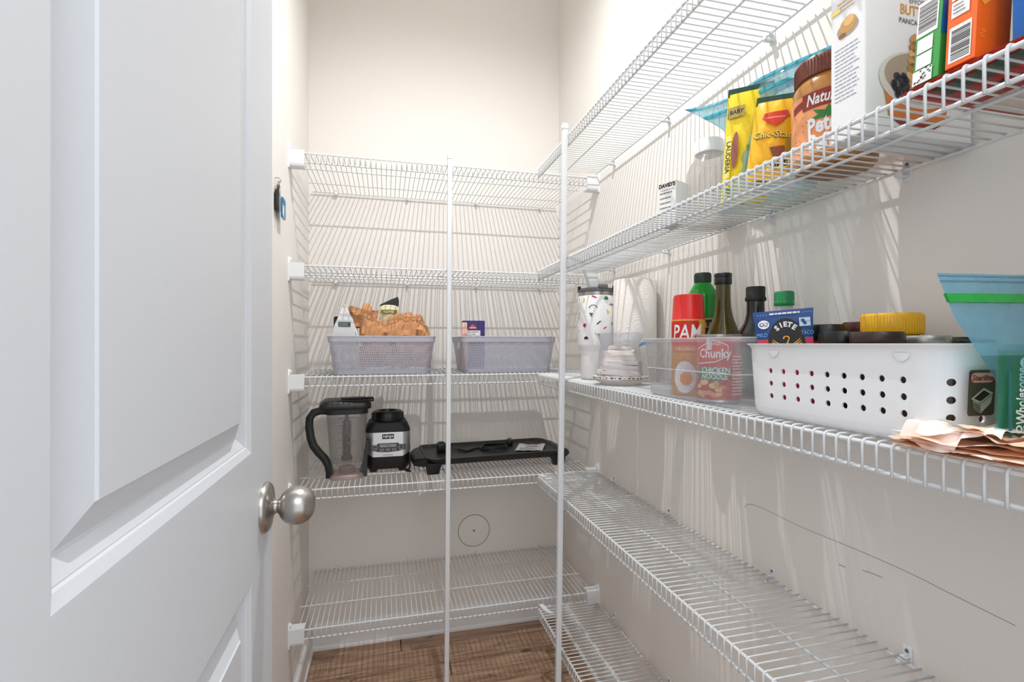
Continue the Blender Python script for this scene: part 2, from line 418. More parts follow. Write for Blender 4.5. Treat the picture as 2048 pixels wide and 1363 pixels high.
RZ = [1.7115, 1.376, 1.0355, .7015, .268]
nm = ['top', 'second highest', 'middle', 'second lowest', 'bottom']
bl = ['empty white wire shelf across the back wall, highest of the five back shelves',
      'empty white wire shelf across the back wall, second from the top, above the baskets',
      'white wire shelf across the back wall carrying the two grey woven baskets',
      'white wire shelf across the back wall carrying the blender and the griddle',
      'empty white wire shelf across the back wall, lowest, just above the floor']
rl = ['empty white wire shelf along the right wall, highest, seen from below',
      'white wire shelf along the right wall carrying the peanut butter jar and mix boxes',
      'white wire shelf along the right wall carrying the tumbler, clear bin and white basket',
      'empty white wire shelf along the right wall, below the white perforated basket',
      'empty white wire shelf along the right wall, lowest, near the floor']
BX0 = -.266
for i in range(5):
    wire_shelf(bl[i], (BX0, 1.574, BZ[i]), 0, .956, .396, (.144, .289), .0165, [.084, .346, .616, .881],
               [(1, XL-BX0), (-1, XR-BX0)])
rclips = [.115, .43, .78, 1.03]
RS = []
for i in range(5):
    RS.append(wire_shelf(rl[i], (.484, 1.5665, RZ[i]), -PI/2, 1.372, .206, (.096,), .004, rclips))
# white joining straps where the right shelves meet the lip of the back shelves
for i in (3, 4):
    bm = BM(); w = .0075; pts = [(-.016, .012, .0045), (-.006, .013, .007), (.006, .016, .005), (.022, .022, .0022), (.045, .032, .0020)] if i == 4 else [(-.010, .005, .0035), (.0, .006, .0040), (.012, .016, .0022), (.022, .022, .0020)]
    loft(bm, [[(x, y-w, z), (x, y+w, z), (x, y+w, z-.0012), (x, y-w, z-.0012)] for x, y, z in pts])
    obj('joining_strap', bm, PLAS, RS[i], smooth=False)
bm = BM(); box(bm, .036, .047, .012, .034, .0014, .0022); obj('price_tag', bm, WHT, RS[3], smooth=False)

# ------------------------------------------------------------------ support poles
def pole(label, top, bot, levels, towards):
    o = thing('support_pole', label, 'pole', bot, 0, 'white shelf support poles')
    t = Vector(top)-Vector(bot)
    bm = BM(); loft(bm, [[(c[0]+p[0], c[1]+p[1], c[2]) for p in [(x, y) for x, y, _ in rrect(.0072, .0072, .0022, 0, 3)]] for c in ((0, 0, .012), (t.x, t.y, t.z-.012))])
    obj('tube', bm, POLE, o, ang=30)
    bm = BM(); loft(bm, [[(t.x+x, t.y+y, z) for x, y, _ in rrect(h, h, .0025, 0, 3)] for h, z in ((.0082, t.z-.014), (.0082, t.z-.002), (.0066, t.z))])
    obj('end_cap', bm, PLAS, o, ang=30)
    bm = BM(); loft(bm, [[(x, y, z) for x, y, _ in rrect(h, h, .0028, 0, 3)] for h, z in ((.0095, 0), (.0095, .006), (.0080, .016))])
    obj('foot_cap', bm, PLAS, o, ang=30)
    for z in levels:
        zz = z-bot[2]; f = zz/t.z; c = Vector((t.x*f, t.y*f, 0)); bm = BM(); d = Vector(towards)
        a = c+d*.0075; b = c+d*.0135; s = Vector((-d.y, d.x))*.0085 if False else Vector((-d.y, d.x, 0))*.0085
        loft(bm, [[p+s+Vector((0, 0, k)), p-s+Vector((0, 0, k)), p-s*.8+Vector((0, 0, k+.010)), p+s*.8+Vector((0, 0, k+.010))] for p, k in ((a, zz-.040), (b, zz-.039))])
        obj('pole_clip', bm, PLAS, o, smooth=False)
pole('white square support pole in front of the back shelves, between the two grey baskets', (.195, 1.5635, 1.728), (.184, 1.5635, 0), BZ, (0, 1, 0))
pole('white square support pole before the right shelves, reaching higher than the other pole', (.474, 1.285, 1.735), (.452, 1.285, 0), [], (1, 0, 0))

# ------------------------------------------------------------------ back shelf, middle: two grey woven baskets and what is in them
def weave():
    m = bpy.data.materials.new('grey_woven_plastic'); m.use_nodes = True; nt = m.node_tree; b = nt.nodes['Principled BSDF']
    b.inputs['Base Color'].default_value = (*lin((172, 172, 184)), 1); b.inputs['Roughness'].default_value = .45
    uv = nt.nodes.new('ShaderNodeUVMap'); sp = nt.nodes.new('ShaderNodeSeparateXYZ'); nt.links.new(uv.outputs[0], sp.inputs[0])
    outs = []
    for ax in ('X', 'Y'):
        fr = nt.nodes.new('ShaderNodeMath'); fr.operation = 'FRACT'; nt.links.new(sp.outputs[ax], fr.inputs[0])
        lt = nt.nodes.new('ShaderNodeMath'); lt.operation = 'LESS_THAN'; lt.inputs[1].default_value = .5; nt.links.new(fr.outputs[0], lt.inputs[0]); outs.append(lt)
    mu = nt.nodes.new('ShaderNodeMath'); mu.operation = 'MULTIPLY'; nt.links.new(outs[0].outputs[0], mu.inputs[0]); nt.links.new(outs[1].outputs[0], mu.inputs[1])
    tr = nt.nodes.new('ShaderNodeBsdfTransparent'); mx = nt.nodes.new('ShaderNodeMixShader')
    nt.links.new(mu.outputs[0], mx.inputs[0]); nt.links.new(b.outputs[0], mx.inputs[1]); nt.links.new(tr.outputs[0], mx.inputs[2])
    nt.links.new(mx.outputs[0], nt.nodes['Material Output'].inputs[0]); return m
WEAVE = weave(); GREYB = M('grey_basket_plastic', (172, 172, 184), .42, var=.02)
def woven_basket(label, loc):
    o = thing('woven_basket', label, 'basket', loc, 0, 'grey woven baskets on the back shelf')
    H = .118; ring = lambda h, z, d=0: rrect(.1445+.0165*h-d, .1025+.0125*h-d, .022, z, 6)
    bm = BM(); A, B = ring(.1, .012), ring(.86, .100)
    uvl = bm.loops.layers.uv.new('UVMap'); n = len(A); acc = 0; va = [bm.verts.new(p) for p in A]; vb = [bm.verts.new(p) for p in B]
    for k in range(n):
        k2 = (k+1) % n; L = (Vector(B[k2])-Vector(B[k])).length
        f = bm.faces.new((va[k], va[k2], vb[k2], vb[k])); P = .0055
        for lp, uvc in zip(f.loops, ((acc/P, 0), ((acc+L)/P, 0), ((acc+L)/P, 16.5), (acc/P, 16.5))): lp[uvl].uv = uvc
        acc += L
    w = obj('woven_side', bm, WEAVE, o)
    bm = BM(); loft(bm, [ring(.86, .099, 0), ring(.88, .099, -.0022), ring(.95, .104, -.0022), ring(.96, .1085, -.0012), ring(1., .1165, -.0028), ring(1., .118, -.001), ring(1., .118, .002), ring(.9, .099, .003)], False, False)
    obj('rim', bm, GREYB, o)
    bm = BM(); loft(bm, [ring(0, 0, .004), ring(0, 0, 0), ring(.1, .013, -.0012), ring(.1, .013, .002), ring(.02, .003, .006)], True, True)
    obj('base', bm, GREYB, o); return o
DZ = BZ[2]+.0020
woven_basket('grey woven plastic basket holding a crumpled brown paper bag, left of the pole', (-.0095, 1.6960, DZ))
wb = woven_basket('grey woven plastic basket holding a navy box, right of the pole', (.3930, 1.6960, DZ))
bm = BM(); box(bm, -.1615, -.1590, -.075, -.050, .078, .103, .001, 1); obj('white_tag', bm, WHT, wb)
# crumpled paper bag
PAPER = M('brown_kraft_paper', (190, 138, 96), .85, var=.12, scale=28, bump=.25)
def paper_bag():
    o = thing('paper_bag', 'crumpled brown kraft paper bag stuffed into the left grey basket', 'bag', (-.0095, 1.695, DZ+.006))
    bm = BM()
    def h(u):   # silhouette top in local z along x
        pts = [(0, .185), (.07, .210), (.14, .208), (.20, .178), (.27, .156), (.37, .154), (.45, .180), (.56, .184), (.72, .188), (.84, .178), (.93, .155), (1, .125)]
        for (a, ya), (b, yb) in zip(pts, pts[1:]):
            if a <= u <= b: t = (u-a)/(b-a); t = t*t*(3-2*t); return ya+(yb-ya)*t
        return .11
    def f(u, v):
        x = -.072+.224*u; t = v*2*PI; end = min(1, (min(u, 1-u)*9+.12))**.5
        ry = .050*end; zt = h(u); zb = .016; zc = .095; c, s = math.cos(t), math.sin(t)
        z = zc+(zt-zc)*s if s > 0 else zc+(zc-zb)*s
        y = ry*math.copysign(abs(c)**.8, c)-.022
        p = Vector((x, y, z)); q = p*26
        rg = lambda q: 1-2*abs(noise.noise(q))
        k = .010*rg(p*17+Vector((1, 4, 2)))+.006*rg(p*36)-.006+.0035*noise.noise(p*90)
        nrm = Vector((.25*(u-.5), c*.9, s)).normalized()
        p = p+nrm*k
        p.y = max(-.080, min(.038, p.y)); return p
    V = grid(bm, f, 40, 30)
    bm.faces.new(V[0][0:1]+V[0][1:2]+V[1][0:1]) if False else None
    for ends in (0, -1):
        try: bm.faces.new([V[j][ends] for j in range(30)])
        except ValueError: pass
    bmesh.ops.remove_doubles(bm, verts=bm.verts[:], dist=1e-5)
    rj = random.Random(4)
    for v in bm.verts: v.co += Vector((rj.uniform(-1, 1), rj.uniform(-1, 1), rj.uniform(-1, 1)))*.0026
    bmesh.ops.triangulate(bm, faces=bm.faces[:], quad_method='ALTERNATE')
    obj('bag_body', bm, PAPER, o, smooth=False)
    # rolled open mouth at upper left
    bm = BM()
    def g(u, v):
        t = u*2*PI; r = .032+.004*v
        p = Vector((-.064+r*math.cos(t)*1.2+.006*v, -.022+r*math.sin(t)*.8, .140+.058*v-.006*math.cos(t)))
        return p+Vector((noise.noise(p*55), noise.noise(p*55+Vector((5, 0, 0))), noise.noise(p*70)))*.008
    grid(bm, g, 40, 8, wrap=True)
    obj('bag_mouth', bm, PAPER, o, smooth=False)
paper_bag()
# pouches
def pouch_surface(w, h, t, top=1., pw=.7):
    """front/back sheet of a filled pouch; u across 0..1, v up 0..1; local x across, y depth, z up"""
    def f(u, v, side):
        ww = w*(1-(1-top)*v); b = (math.sin(PI*u)**pw)*(math.sin(PI*min(1, v*.94+.03))**pw)
        return Vector(((u-.5)*ww, side*t/2*b, v*h))
    return f
def pouch(bm, w, h, t, top=1., pw=.7, wr=.0015, seed=0., nu=16, nv=18, base_full=False, mi=0):
    S_ = pouch_surface(w, h, t, top, pw)
    for side in (-1, 1):
        def f(u, v):
            p = S_(u, v, side)
            if base_full: p.y = side*t/2*(math.sin(PI*u)**.5)*(1-v)**.7
            k = math.sin(PI*u)*min(1, 6*v*(1-v)+.1)
            return p+Vector((0, side*wr*k*(noise.noise(Vector((p.x*60+seed, p.z*45, side*3)))+.6*noise.noise(Vector((p.x*130, p.z*110+seed, side))))*1.6, 0))
        grid(bm, f, nu, nv, mi)
    bmesh.ops.remove_doubles(bm, verts=bm.verts[:], dist=1e-6)
o = thing('coffee_pouch', 'cream pouch with green label and black folded top, behind the brown paper bag', 'pouch', (.010, 1.764, DZ+.155), math.radians(6))
bm = BM(); pouch(bm, .066, .072, .03, 1.); obj('pouch_body', bm, M('cream_pouch', (232, 222, 186), .5), o)
bm = BM(); loft(bm, [[(-.032, -.003, .068), (.033, -.003, .068), (.033, .003, .068), (-.032, .003, .068)], [(-.026, -.003, .074), (.034, -.003, .086), (.034, .003, .086), (-.026, .003, .074)], [(.005, -.002, .090), (.031, -.002, .101), (.031, .002, .101), (.005, .002, .090)]])
obj('black_top', bm, BLK, o, smooth=False)
Print(plane((0, -.0165, 0), (1, 0, 0), (0, 0, 1), (0, -1, 0))).rect(-.029, .026, .040, .054, M('olive_green', (106, 122, 44), .5)).text('KOFFEE', .010, -.002, .047, M('cream_print', (220, 214, 170), .5), bold=.02).rect(-.028, .026, .063, .066, M('cream_print', (220, 214, 170))).done(o)
o = thing('grey_pouch', 'silver grey peaked pouch with dark label, at the left end of the left basket', 'pouch', (-.119, 1.650, DZ+.085), 0)
bm = BM()
loft(bm, [[(-.046, -.020, 0), (.030, -.020, 0), (.030, .016, 0), (-.046, .016, 0)], [(-.036, -.016, .065), (.024, -.014, .065), (.026, .014, .065), (-.036, .014, .065)], [(-.0135, -.003, .122), (.002, -.002, .120), (.002, .002, .120), (-.0135, .003, .122)]])
obj('pouch_body', bm, M('silver_grey_foil', (196, 198, 200), .35, .2), o, smooth=False)
bm = BM()
for dx, hh in ((.0, .132), (.010, .112), (.019, .095)):
    loft(bm, [[(.024+dx*.9, -.018, .0), (.028+dx, -.018, .0), (.028+dx, .016, 0), (.024+dx*.9, .016, 0)], [(-.008+dx, -.004, hh), (-.004+dx, -.004, hh), (-.004+dx, .004, hh), (-.008+dx, .004, hh)]])
obj('seal_fin', bm, M('white_foil', (224, 224, 222), .4), o, smooth=False)
Print(plane((0, -.0205, 0), (1, 0, 0), (0, .06, 1), (0, -1, 0))).rect(-.024, .012, .062, .076, M('dark_green_label', (38, 62, 54))).lines(-.021, .009, .064, .074, 2, M('pale_green_print', (150, 170, 150)), words=3).done(o)
bm = BM(); box(bm, -.009, .009, -.004, .004, 0, .030, .001, 1); box(bm, -.007, .007, -.003, .003, .030, .034, .001, 1)
o = obj('black_packet', bm, BLK, None, loc=(-.158, 1.742, DZ+.150)); tag(o, 'small black packet standing at the far left of the left basket', 'packet')
# navy box and small jar in the right basket
o = thing('carton', 'navy blue carton with orange emblem standing in the right grey basket', 'box', (.293, 1.690, DZ+.005), math.radians(-3))
NAVY = M('navy_card', (52, 40, 116), .45)
bm = BM(); box(bm, -.0375, .0375, 0, .05, 0, .168, .0012, 1); obj('box_body', bm, NAVY, o, smooth=False)
p = Print(plane((0, 0, 0), (1, 0, 0), (0, 0, 1), (0, -1, 0))); ORG = M('orange_print', (232, 112, 62), .5)
for k in range(5):
    t = math.radians(30+30*k); c, s = math.cos(t), math.sin(t)
    p.poly([(-.004+.003*c-.0015*s, .145+.003*s+.0015*c), (-.004+.003*c+.0015*s, .145+.003*s-.0015*c), (-.004+.014*c, .145+.014*s)], ORG)
p.poly([(-.018, .140), (.010, .140), (.008, .146), (-.016, .146)], ORG).text('SUNNY', .006, -.004, .143, WHT, bold=.02)
p.rect(-.024, .022, .108, .134, WHT).text('Pancake Mix', .0062, -.001, .129, BLKP, bold=.02).text('Original', .006, -.004, .121, BLKP).rect(.004, .018, .110, .116, BLKP).lines(-.022, .0, .109, .118, 2, GRYP)
p.done(o)
bm = BM(); lathe(bm, [(.011, 0), (.012, .003), (.012, .135), (.009, .142), (.009, .158), (.0075, .160), (.001, .160)], 16)
o = obj('pink_bottle', bm, M('pale_pink_plastic', (226, 186, 172), .4), None, loc=(.257, 1.668, DZ+.005)); tag(o, 'slim pale pink bottle at the left end of the right grey basket', 'bottle')

# ------------------------------------------------------------------ back shelf, second lowest: blender pitcher, blender base, griddle
EZ = BZ[3]+.0020
CLR = film('clear_plastic', (225, 225, 226), .92, tint=(240, 240, 240)); 
def pitcher():
    o = thing('blender_pitcher', 'clear blender pitcher with black lid and curved black handle', 'blender jug', (-.122, 1.690, EZ), math.radians(5))
    ring = lambda h, z: rrect(h, h*.9, h*.45, z, 5)
    bm = BM(); loft(bm, [ring(.046, .012), ring(.050, .045), ring(.0505, .050), ring(.055, .12), ring(.0625, .208), ring(.0605, .208), ring(.053, .12), ring(.048, .052), ring(.046, .050)], False, True)
    obj('jug', bm, CLR, o)
    bm = BM(); loft(bm, [rrect(.052, .046, .02, 0), rrect(.052, .046, .02, .005), rrect(.046, .042, .02, .014), rrect(.042, .038, .02, .014)], True, True)
    lathe(bm, [(.024, .012), (.026, .03), (.020, .034), (.002, .034)], 20)
    obj('jug_base', bm, film('rose_clear_plastic', (210, 190, 188), .6, tint=(235, 222, 220)), o)
    bm = BM()
    loft(bm, [rrect(.064, .058, .024, .206), rrect(.0645, .0585, .024, .222), rrect(.060, .055, .024, .224)], True, True)
    loft(bm, [rrect(.076, .066, .026, .222, 5, -.004), rrect(.078, .068, .026, .226, 5, -.004), rrect(.078, .068, .026, .236, 5, -.004), rrect(.070, .062, .024, .247, 5, 0), rrect(.068, .060, .024, .2485, 5, 0)])
    box(bm, -.018, .060, -.022, .022, .248, .254, .002, 1); box(bm, .060, .084, -.020, .020, .240, .253, .003, 1); box(bm, .058, .072, -.025, .025, .218, .236, .003, 1)
    obj('lid', bm, BLK, o)
    bm = BM(); P = [(-.060, .214), (-.080, .215), (-.100, .209), (-.111, .192), (-.1125, .165), (-.108, .13), (-.100, .105), (-.085, .083), (-.067, .062), (-.056, .04), (-.052, .018), (-.052, 0)]
    rings = []
    for i, (x, z) in enumerate(P):
        a = P[max(0, i-1)]; b = P[min(len(P)-1, i+1)]; d = Vector((b[0]-a[0], 0, b[1]-a[1])).normalized(); nn = Vector((-d.z, 0, d.x)); w = .0118
        rings.append([Vector((x, 0, z))+nn*w*s*(1 if abs(t) < .9 else .6)+Vector((0, t*.0115, 0)) for s, t in ((1, -.7), (1, .7), (.5, 1), (-.5, 1), (-1, .7), (-1, -.7), (-.5, -1), (.5, -1))])
    loft(bm, rings); obj('handle', bm, BLK, o)
    bm = BM(); loft(bm, [[(.036, -.020, 0), (.062, -.020, 0), (.062, .020, 0), (.036, .020, 0)], [(.050, -.016, .045), (.062, -.016, .045), (.062, .016, .045), (.050, .016, .045)], [(.0605, -.012, .115), (.066, -.012, .115), (.066, .012, .115), (.0605, .012, .115)]])
    obj('side_foot', bm, BLK, o, smooth=False)
    bm = BM(); lathe(bm, [(.013, .052), (.017, .054), (.017, .066), (.012, .070), (.012, .095), (.0135, .097), (.0135, .103), (.012, .105), (.012, .135), (.0135, .137), (.012, .142), (.011, .180), (.006, .183), (.006, .206)], 16)
    obj('blade_stack', bm, GREYP, o)
    for z, (rot, L) in ((.103, (.3, .034)), (.138, (2.2, .030)), (.150, (.9, .028)), (.110, (2.0, .034))):
        bm = BM(); c, s = math.cos(rot), math.sin(rot)
        for q in (1, -1):
            loft(bm, [[(q*c*.010-s*.005, q*s*.010+c*.005, z), (q*c*.010+s*.005, q*s*.010-c*.005, z), (q*c*.010+s*.005, q*s*.010-c*.005, z+.001), (q*c*.010-s*.005, q*s*.010+c*.005, z+.001)],
                      [(q*c*L-s*.001, q*s*L+c*.001, z+q*.008), (q*c*L+s*.001, q*s*L-c*.001, z+q*.008), (q*c*L+s*.001, q*s*L-c*.001, z+.001+q*.008), (q*c*L-s*.001, q*s*L+c*.001, z+.001+q*.008)]])
        obj('blade', bm, SILV, o, smooth=False)
    RED = M('measure_print', (120, 60, 60), .5)
    p = Print(plane((0, -.0525, 0), (1, 0, 0), (0, -.02, 1), (0, -1, 0)))
    for k in range(11):
        z = .195-.0115*k; p.rect(-.018-.004*(k % 2 == 0), -.006, z, z+.0011, RED)
        if k % 2 == 0: p.rect(-.027, -.024, z-.001, z+.002, RED)
        if k < 3: p.rect(.006, .017, z, z+.001, RED)
    p.done(o, 'measure_marks')
pitcher()
def blender_base():
    o = thing('blender_motor_unit', 'black and silver blender motor base with button panel, beside the pitcher', 'blender', (.006, 1.779, EZ), math.radians(1))
    def ring(hx, hy, r, zf, n=6): return [(x, y, zf(x, y)) for x, y, _ in rrect(hx, hy, r, 0, n)]
    bm = BM(); loft(bm, [rrect(.066, .064, .024, .010, 6), rrect(.071, .068, .026, .020, 6), rrect(.0725, .070, .027, .07, 6), rrect(.072, .070, .027, .132, 6)])
    for sx in (-1, 1):
        for sy in (-1, 1): lathe(bm, [(.013, 0), (.015, .010), (.012, .014)], 14, (sx*.047, sy*.045))
    obj('lower_body', bm, BLK, o)
    bm = BM(); loft(bm, [rrect(.073, .071, .027, .132, 6), rrect(.0735, .0715, .028, .140, 6), rrect(.062, .062, .028, .163, 6), rrect(.052, .052, .03, .166, 6)])
    obj('shoulder', bm, BLKM, o)
    bm = BM(); lathe(bm, [(.052, .163), (.053, .168), (.0515, .190), (.046, .197), (.034, .197), (.032, .190), (.004, .190)], 40)
    for k in range(16):
        t = 2*PI*k/16; tube(bm, [(.0535*math.cos(t), .0535*math.sin(t), .168), (.0520*math.cos(t), .0520*math.sin(t), .192)], .0016, 5)
    obj('collar', bm, BLK, o)
    bm = BM(); N = 44
    def f(u, v):
        q = rrect(.0742, .0722, .028, 0, 40); i = int(round(u*(len(q)-1))); x, y, _ = q[i]
        lo = .044+.022*min(1, abs(x)/.072)**2.2+(.012 if y > 0 else 0)
        return Vector((x, y, lo+(.133-lo)*v))
    grid(bm, f, 160, 6); bmesh.ops.remove_doubles(bm, verts=bm.verts[:], dist=1e-5)
    obj('silver_band', bm, SILV, o)
    p = Print(plane((0, -.0722, 0), (1, 0, 0), (0, 0, 1), (0, -1, 0)), eps=.0006)
    p.rect(-.019, .019, .111, .127, BLKP).ring(0, .119, .0001, .0002, GRYP, 6)
    p.text('NINJA', .0125, 0, .119, WHT, bold=.02, shear=.15)
    DG = M('panel_grey', (58, 58, 60), .4); LG = M('button_grey', (150, 150, 152), .35)
    p.poly([(-.057, .092), (-.036, .092), (-.033, .097), (.033, .097), (.036, .092), (.057, .092), (.057, .075), (.030, .069), (0, .067), (-.030, .069), (-.057, .075)], DG)
    p.rect(-.027, .027, .084, .094, LG).text('NINJA', .006, 0, .089, DG)
    for s in (-1, 1):
        p.poly([(s*.033, .089), (s*.051, .089), (s*.050, .078), (s*.045, .074), (s*.038, .074), (s*.034, .079)], LG)
        p.poly([(s*.035, .0875), (s*.049, .0875), (s*.048, .079), (s*.044, .076), (s*.039, .076), (s*.036, .080)], DG); p.rect(s*.038, s*.046, .080, .0825, LG)
    for x in (-.020, 0, .020):
        p.rect(x-.0075, x+.0075, .071, .080, LG).rect(x-.0062, x+.0062, .0722, .0788, DG).rect(x-.003, x+.003, .0745, .0765, LG)
    p.text('PROFESSIONAL', .0048, 0, .058, DG); p.done(o, 'control_panel')
    bm = BM(); pts = [(.060, -.030, .034), (.068, -.045, .040), (.0715, -.058, .032), (.0715, -.066, .018), (.069, -.074, .008), (.060, -.072, .005), (.058, -.082, .005), (.066, -.092, .005), (.071, -.098, .005)]
    c = []
    for i in range(len(pts)-1):
        for k in range(4): c.append(Vector(pts[i]).lerp(Vector(pts[i+1]), k/4))
    tube(bm, c+[Vector(pts[-1])], .0034, 8); obj('power_cord', bm, BLK, o)
blender_base()
def griddle():
    o = thing('electric_griddle', 'long black electric griddle lying on the shelf between the poles', 'griddle', (.366, 1.768, EZ), math.radians(3.2))
    bm = BM(); L, D = .242, .120
    loft(bm, [rrect(L-.02, D-.02, .03, .026, 6), rrect(L-.006, D-.006, .03, .032, 6), rrect(L, D, .032, .042, 6), rrect(L+.004, D+.004, .034, .0505, 6), rrect(L+.003, D+.003, .034, .0525, 6), rrect(L-.004, D-.004, .03, .0525, 6), rrect(L-.012, D-.012, .024, .0445, 6), rrect(L-.016, D-.016, .02, .0435, 6)])
    obj('cooking_plate', bm, M('nonstick_black', (25, 25, 26), .42, bump=.03, scale=300), o)
    for s in (-1, 1):
        bm = BM()
        loft(bm, [[(s*(L-.012), -D+.018, .024), (s*(L-.012), D-.018, .024), (s*(L-.012), D-.018, .049), (s*(L-.012), -D+.018, .049)],
                  [(s*(L+.018), -D+.028, .020), (s*(L+.018), D-.028, .020), (s*(L+.018), D-.028, .050), (s*(L+.018), -D+.028, .050)],
                  [(s*(L+.042), -D+.055, .022), (s*(L+.042), D-.055, .022), (s*(L+.042), D-.055, .038), (s*(L+.042), -D+.055, .038)]])
        bmesh.ops.recalc_face_normals(bm, faces=bm.faces[:]); bmesh.ops.bevel(bm, geom=bm.edges[:], offset=.005, segments=2, affect='EDGES')
        obj('end_handle', bm, BLK, o)
        for t in (-1, 1):
            bm = BM()
            loft(bm, [rrect(.019, .012, .004, 0, 3, s*(L-.020), t*(D-.018)), rrect(.021, .014, .004, .010, 3, s*(L-.020), t*(D-.018)), rrect(.027, .018, .004, .036, 3, s*(L-.022), t*(D-.020))])
            obj('leg', bm, BLK, o)
    PL = .0436
    bm = BM(); box(bm, -.187, -.157, .010, .050, PL+.0005, PL+.030, .004, 2); box(bm, -.181, -.163, .020, .040, PL+.030, PL+.034, .003, 1); tube(bm, [(-.172, .012, PL+.018), (-.172, -.02, PL+.018)], .0035, 8); tube(bm, [(-.157, .03, PL+.014), (-.145, .03, PL+.012)], .004, 8)
    tc = obj('temperature_control', bm, BLK, o)
    bm = BM(); pts = []
    key = [(-.145, .03, .010), (-.115, .022, .005), (-.090, -.012, .0036), (-.066, .010, .0036), (-.03, .032, .004)]
    for a, b in zip(key, key[1:]):
        for k in range(5): pts.append(Vector(a).lerp(Vector(b), k/5))
    for k in range(66):
        t = k/66*2*PI*2.6+2.2; pts.append(Vector((.018+.050*math.cos(-t)*(1-.002*k), .010+.030*math.sin(-t)*(1-.003*k), .0045+.004*(k/66*2.6)+.0015*math.sin(2*t))))
    pts += [Vector((.075, .030, .014)), Vector((.090, .045, .010)), Vector((.094, .060, .008))]
    tube(bm, [Vector((p.x, p.y, PL+p.z)) for p in pts], .0032, 7); obj('power_cord', bm, BLK, o)
    bm = BM(); box(bm, .084, .104, .050, .085, PL+.001, PL+.020, .004, 2); tube(bm, [(.090, .066, PL+.020), (.090, .066, PL+.027)], .0016, 6); tube(bm, [(.098, .066, PL+.020), (.098, .066, PL+.027)], .0016, 6); obj('plug', bm, BLK, o)
    return PL
PL = griddle()
def leaflet():
    r = math.radians(3.2); c, s = math.cos(r), math.sin(r)
    o = thing('instruction_leaflet', 'white folded instruction leaflet lying on the right end of the griddle', 'leaflet', (.372+c*.142-s*-.018, 1.768+s*.142+c*-.018, EZ+PL+.0006), math.radians(-14))
    bm = BM(); f = lambda u, v: Vector(((u-.5)*.098+.018*(v-.5), (v-.5)*.105, .0015+.004*abs(math.sin(3*u*PI))*.5+.005*(u-.5)**2*4*v))
    grid(bm, f, 14, 8); obj('sheet', bm, M('leaflet_paper', (240, 240, 238), .6), o)
    p = Print(lambda a, b, e: f(a, b)+Vector((0, 0, e)), (.07, .125))
    p.poly([(.30, .50), (.78, .60), (.78, .68), (.30, .58)], BLKP); p.lines(.15, .85, .1, .4, 5, GRYP, h=.3); p.lines(.2, .85, .72, .92, 3, GRYP, h=.3); p.done(o)
leaflet()

# ------------------------------------------------------------------ key fob on the left wall
o = thing('keyring', 'keyring with bright blue tag and black fob hanging on the left wall', 'keys', (XL, 1.408, 1.468))
bm = BM(); tube(bm, [(.0, -.012, .095), (.010, -.012, .095), (.014, -.010, .089), (.010, -.009, .083)], .0015, 7); obj('hook', bm, NICK, o)
bm = BM(); tube(bm, [(.008+.001*math.cos(k), -.010+.013*math.cos(2*PI*k/24), .074+.013*math.sin(2*PI*k/24)) for k in range(24)], .0010, 6, closed=True); obj('split_ring', bm, NICK, o)
bm = BM(); pts = rrect(.024, .025, .009, 0, 5); loft(bm, [[(x, .018+a, .024+b*1.1) for a, b, _ in pts] for x in (.0125, .016)]); obj('blue_tag', bm, M('blue_tag_plastic', (22, 124, 176), .3), o)
Print(plane((.016, .018, .024), (0, 1, 0), (0, 0, 1), (1, 0, 0))).text('F17', .014, .002, .004, M('pale_blue_print', (90, 200, 240)), bold=.03).disc(-.012, -.008, .009, .014, WHT).poly([(-.02, .012), (.02, .012), (.014, .024), (-.018, .024)], M('teal_print', (20, 130, 140))).done(o)
bm = BM(); box(bm, .002, .0115, -.030, .000, .008, .062, .004, 2); box(bm, .004, .010, -.016, -.006, .062, .078, .002, 1); obj('black_fob', bm, BLK, o)
bm = BM(); box(bm, .0118, .0128, -.024, -.016, -.008, .050, .0004, 1); box(bm, .0118, .0128, -.026, -.010, .046, .066, .0004, 1); obj('key', bm, NICK, o)

